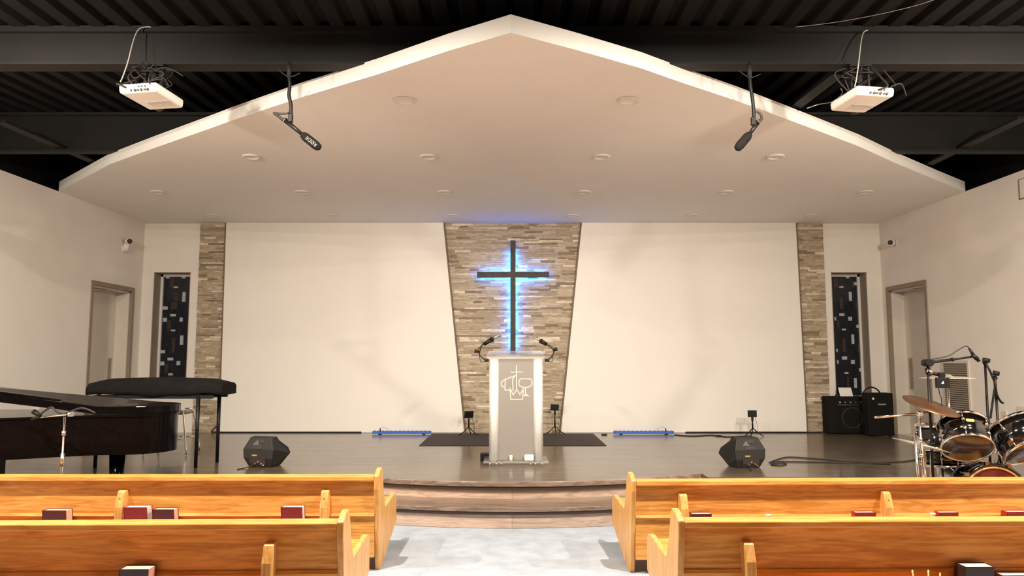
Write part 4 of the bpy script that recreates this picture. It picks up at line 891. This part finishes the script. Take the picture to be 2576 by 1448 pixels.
# bass drum
Rb = .30; cb = at(2500, 1165, y=YD-.1); cb.z -= Rb; print('bass centre', cb)
t = thing('bass_drum', 'black bass drum with wooden hoop carrying two mounted toms', 'drum', (cb.x, cb.y+.2, 0))
c0 = cb; ax = Vector((.12, 1, 0)).normalized()
MB().cyl(c0+ax*.03, c0+ax*.45, Rb-.012, seg=48).build('shell', 'drum', t)
MB().lathe([(Rb-.028, 0), (Rb, 0), (Rb, .045), (Rb-.01, .045), (Rb-.028, .02), (Rb-.028, 0)], c0, ax, 48).build('front_hoop', 'drum', t)
MB().lathe([(Rb-.045, -.004), (Rb-.029, -.004), (Rb-.029, .02), (Rb-.045, .02), (Rb-.045, -.004)], c0, ax, 48).build('hoop_inlay', 'hoopwood', t)
MB().lathe([(.0001, .012), (Rb-.04, .012)], c0, ax, 48).build('front_head', 'maroon', t)
x_, y_, d_ = frame(ax)
for i in range(10):
    a = 2*math.pi*i/10+.1; rd = x_*math.cos(a)+y_*math.sin(a)
    MB().cyl(c0+rd*(Rb+.012)-ax*.01, c0+rd*(Rb+.006)+ax*.12, .006, seg=8).box(c0+rd*(Rb+.006)-ax*.005, (.03, .02, .03)).build('claw', 'chrome', t)
for sx in (-1, 1): MB().cyl(c0+ax*.2+Vector((sx*Rb*.9, 0, -.12)), Vector((c0.x+sx*.42, c0.y+.05, 0.0)), .009).build('spur', 'chrome', t)
# tom post on the shell
pm = at(2514, 1160, y=YD+.12); 
MB().lathe([(.05, 0), (.045, .02), (.022, .05), (.020, .10)], (pm.x, YD+.12, cb.z+Rb-.025), (0, 0, 1), 20).cyl((pm.x, YD+.12, cb.z+Rb), (pm.x, YD+.12, at(2514, 1060, y=YD+.12).z), .013).build('tom_post', 'chrome', t)
zj = at(2514, 1070, y=YD+.12).z
MB().box((pm.x, YD+.12, zj-.10), (.13, .035, .035)).cyl((pm.x-.05, YD+.12, zj-.16), (pm.x-.05, YD+.12, zj), .010).cyl((pm.x+.05, YD+.12, zj-.2), (pm.x+.05, YD+.12, zj), .010).ball((pm.x-.05, YD+.12, zj), .024).ball((pm.x+.05, YD+.12, zj), .024).cyl((pm.x-.05, YD+.12, zj), (pm.x-.14, YD+.10, zj+.02), .010).cyl((pm.x+.05, YD+.12, zj), (pm.x+.14, YD+.10, zj-.02), .010).build('tom_arm', 'chrome', t)
h0 = at(2434, 1127, y=YD-.22); sh1 = drum_parts(t, h0, (.22, .62, .78), .25, .192, badge=Vector((-.25, -1, .2))); sh1.name = 'rack_tom'
h0 = at(2590, 1135, y=YD-.22); sh2 = drum_parts(t, h0, (-.16, .62, .78), .27, .205, lugs=6); sh2.name = 'rack_tom'
# floor tom and snare behind
q = at(2362, 1130, y=YD+.20)
t = thing('snare_drum', 'chrome-rimmed snare drum half hidden behind the black tom', 'drum', (q.x+.02, YD+.20, 0))
drum_parts(t, (q.x+.02, YD+.20, q.z-.15), (0, .05, 1), .16, .165, lugs=8)
MB().cyl((q.x+.02, YD+.20, .25), (q.x+.02, YD+.20, q.z-.16), .012).build('stand_pole', 'chrome', t)
for a in (30, 150, 270): MB().cyl((q.x+.02, YD+.20, .28), (q.x+.02+.22*math.cos(math.radians(a)), YD+.20+.22*math.sin(math.radians(a)), .01), .008).build('leg', 'chrome', t)
# throne / floor tom dark body
q = at(2352, 1068, y=YD+.62)
t = thing('floor_tom', 'black floor tom standing behind the cymbal stand at the left of the kit', 'drum', (q.x, YD+.62, 0))
drum_parts(t, (q.x, YD+.62, q.z-.36), (0, 0, 1), .36, .17, lugs=6)
for a in (60, 180, 300): MB().cyl((q.x+.19*math.cos(math.radians(a)), YD+.62+.19*math.sin(math.radians(a)), q.z-.15), (q.x+.20*math.cos(math.radians(a)), YD+.62+.20*math.sin(math.radians(a)), 0), .007).build('leg', 'chrome', t)

def cym(parent, c, axis, R_, m_='brasslike'):
    return MB().lathe([(.0001, .028), (.02, .026), (.045, .012), (.055, .006), (R_*.6, .003), (R_, -.010), (R_, -.012), (R_*.6, .0), (.05, .003), (.0001, .02)], c, axis, 48).build('cymbal', m_, parent)
def stand_legs(parent, c, h, r_, m_='chrome', z0=0.0, rot=0):
    for a in (30, 150, 270):
        a = math.radians(a+rot); e_ = Vector((c.x+r_*math.cos(a), c.y+r_*math.sin(a), z0+.012))
        lg = MB().cyl(Vector((c.x, c.y, z0+h)), e_, .009, seg=10).cyl(Vector((c.x, c.y, z0+h*.4)), Vector((c.x, c.y, z0+h*.4))*.45+e_*.55, .006, seg=8).build('leg', m_, parent)
        MB().ball(e_, .014).build('rubber_foot', 'blackpl', lg)
# cymbal stand with long bright boom at the left
ys_ = YD-.30; a = at(2312, 1040, y=ys_); b_ = at(2322, 1190, y=ys_); c = Vector((b_.x, ys_, 0))
t = thing('cymbal_stand', 'chrome boom cymbal stand with brown cymbal at the left of the kit', 'cymbal stand', c)
MB().cyl((b_.x+.01, ys_, .12), a, .013, .010).build('pole', 'chrome', t)
MB().cyl((b_.x-.045, ys_-.02, .1), at(2301, 1085, y=ys_-.02), .010).build('side_tube', 'chrome', t)
MB().ball(a, .026).cyl(a+Vector((0, -.04, .0)), a+Vector((0, .04, .0)), .016).build('tilter', 'chrome', t)
MB().cyl(a, at(2202, 1049, y=ys_-.25), .012, .009).ball(at(2202, 1049, y=ys_-.25), .010).cyl(a, at(2338, 1034, y=ys_+.15), .009).build('boom', 'chrome', t)
MB().cyl(at(2315, 1098, y=ys_), at(2313, 1112, y=ys_), .020).build('clutch', 'chrome', t)
MB().cyl(at(2317, 1140, y=ys_), at(2317, 1150, y=ys_), .020).build('clutch', 'chrome', t)
stand_legs(t, c, .35, .3)
cc = at(2343, 1018, y=ys_+.15); cym(t, cc, (.20, -.02 -.28, .92), .235)
MB().cyl(at(2338, 1036, y=ys_+.15), cc+Vector((0, 0, .03)), .008).build('cymbal_rod', 'blackpl', t)
# flat crash
cc = at(2383, 948, y=YD+.35); t = thing('cymbal_stand', 'level pale crash cymbal on a stand behind the kit', 'cymbal stand', (cc.x, YD+.35, 0))
cym(t, cc, (0, 0, 1), .245, 'cymbal_light'); MB().cyl((cc.x, cc.y, .2), cc+Vector((0, 0, .04)), .010).build('pole', 'chrome', t); stand_legs(t, Vector((cc.x, cc.y, 0)), .4, .3, rot=40)
# hi-hat
cc = at(2318, 1117, y=YD-.08); t = thing('hi_hat', 'pair of pale tilted hi-hat cymbals low at the left of the kit', 'cymbal stand', (cc.x+.03, YD-.08, 0))
cym(t, cc, (.27, 0, 1), .235, 'cymbal_light'); cym(t, cc+Vector((.0, 0, -.02)), (-.27, 0, -1), .235, 'cymbal_light').name = 'bottom_cymbal'
MB().cyl((cc.x+.03, cc.y, .1), at(2345, 1058, y=YD-.08), .007).cyl((cc.x+.03, cc.y, .08), cc+Vector((.01, 0, -.05)), .012).build('pole', 'chrome', t); stand_legs(t, Vector((cc.x+.03, cc.y, 0)), .3, .28, rot=15)
# boom mic stand over the kit
ym = YD-.15; a = at(2333, 912, y=ym); b_ = at(2346, 1190, y=ym); c = Vector((b_.x, ym, 0))
t = thing('microphone_stand', 'black boom stand holding a microphone above the drum kit', 'microphone stand', c)
MB().cyl((b_.x, ym, .1), a, .012, .010).build('pole', 'blackpl', t)
MB().cyl(a+Vector((0, -.05, 0)), a+Vector((0, .05, 0)), .032).ball(a, .03).cyl(at(2332, 925, y=ym), at(2336, 938, y=ym), .02, .026).build('boom_joint', 'blackpl', t)
MB().cyl(at(2330, 931, y=ym), at(2343, 937, y=ym), .020, .03).build('collar', 'steel', t)
MB().cyl(at(2325, 912, y=ym), at(2395, 904, y=ym), .013).cyl(at(2395, 904, y=ym), at(2446, 897, y=ym), .009).cyl(at(2394, 904, y=ym), at(2399, 903, y=ym), .016).build('boom', 'blackpl', t)
MB().cyl(at(2446, 892, y=ym), at(2458, 902, y=ym), .017, .02).cyl(at(2438, 876, y=ym), at(2452, 897, y=ym), .010, .016).cyl(at(2456, 900, y=ym), at(2463, 908, y=ym), .015).build('microphone', 'blackpl', t)
MB().tube([at(2331, 907, y=ym), at(2345, 903, y=ym), at(2385, 895, y=ym), at(2410, 880, y=ym), at(2430, 870, y=ym), at(2440, 878, y=ym)], .005).build('cable', 'cable', t)
MB().cyl(at(2338, 937, y=ym), at(2376, 944, y=ym), .016).build('clamp_arm', 'blackpl', t)
stand_legs(t, c, .3, .3, 'blackpl', rot=70)
# tablet mixer hanging from the clamp
p_ = at(2353, 949, y=ym-.03); q = at(2389, 975, y=ym-.03)
t = thing('monitor_mixer', 'small black box with a white mark hung on the boom stand', 'box', ((p_.x+q.x)/2, ym-.03, q.z))
MB().box2((p_.x, ym-.045, q.z), (q.x, ym-.015, p_.z)).box(((p_.x+q.x)/2, ym-.02, p_.z+.02), (.05, .03, .05)).build('case', 'blackpl', t, bevel=.006)
mx = (p_.x+q.x)/2-.008; mz = (p_.z+q.z)/2
MB().prism([(mx-.012, ym-.047, mz-.008), (mx+.012, ym-.047, mz-.010), (mx+.008, ym-.047, mz+.014), (mx-.002, ym-.047, mz+.008)], (0, .003, 0)).build('mark', 'trim_white', t)
MB().tube([at(2361, 975, y=ym-.02), at(2364, 990, y=ym), at(2369, 1010, y=ym+.02), at(2366, 1060, y=ym+.04), at(2352, 1110, y=ym+.02)], .004).build('cable', 'cable', t)
# two folded mic stands at the far right
def folded(y, base_uv, top_uv, arm, clip, label, rot):
    a = at(*top_uv, y=y); b_ = at(*base_uv, y=y); c = Vector((b_.x, y, 0)); t = thing('microphone_stand', label, 'microphone stand', c, group='empty microphone stands by the right wall')
    MB().cyl((c.x, y, .1), a, .013, .011).cyl((c.x*.5+a.x*.5, y, (a.z+.1)/2+.1), (c.x*.5+a.x*.5, y, (a.z+.1)/2+.18), .018).build('pole', 'blackpl', t)
    MB().tube([at(*p_, y=y-.03) for p_ in arm], .010, sub=2).build('boom', 'blackpl', t)
    MB().cyl(at(*clip[0], y=y-.03), at(*clip[1], y=y-.05), .024, .020).build('mic_clip', 'blackpl', t)
    MB().ball(a, .022).build('joint', 'blackpl', t); stand_legs(t, c, .28, .28, 'blackpl', rot=rot)
folded(7.15, (2489, 1150), (2478, 912), [(2480, 912), (2502, 960), (2500, 990), (2493, 1040), (2492, 1052)], [(2472, 905), (2490, 907)], 'taller empty black microphone stand right of the drum kit', 10)
folded(6.95, (2516, 1150), (2503, 950), [(2503, 950), (2507, 990), (2518, 1010), (2524, 1013)], [(2498, 937), (2514, 940)], 'shorter empty black microphone stand closest to the right edge', 50)
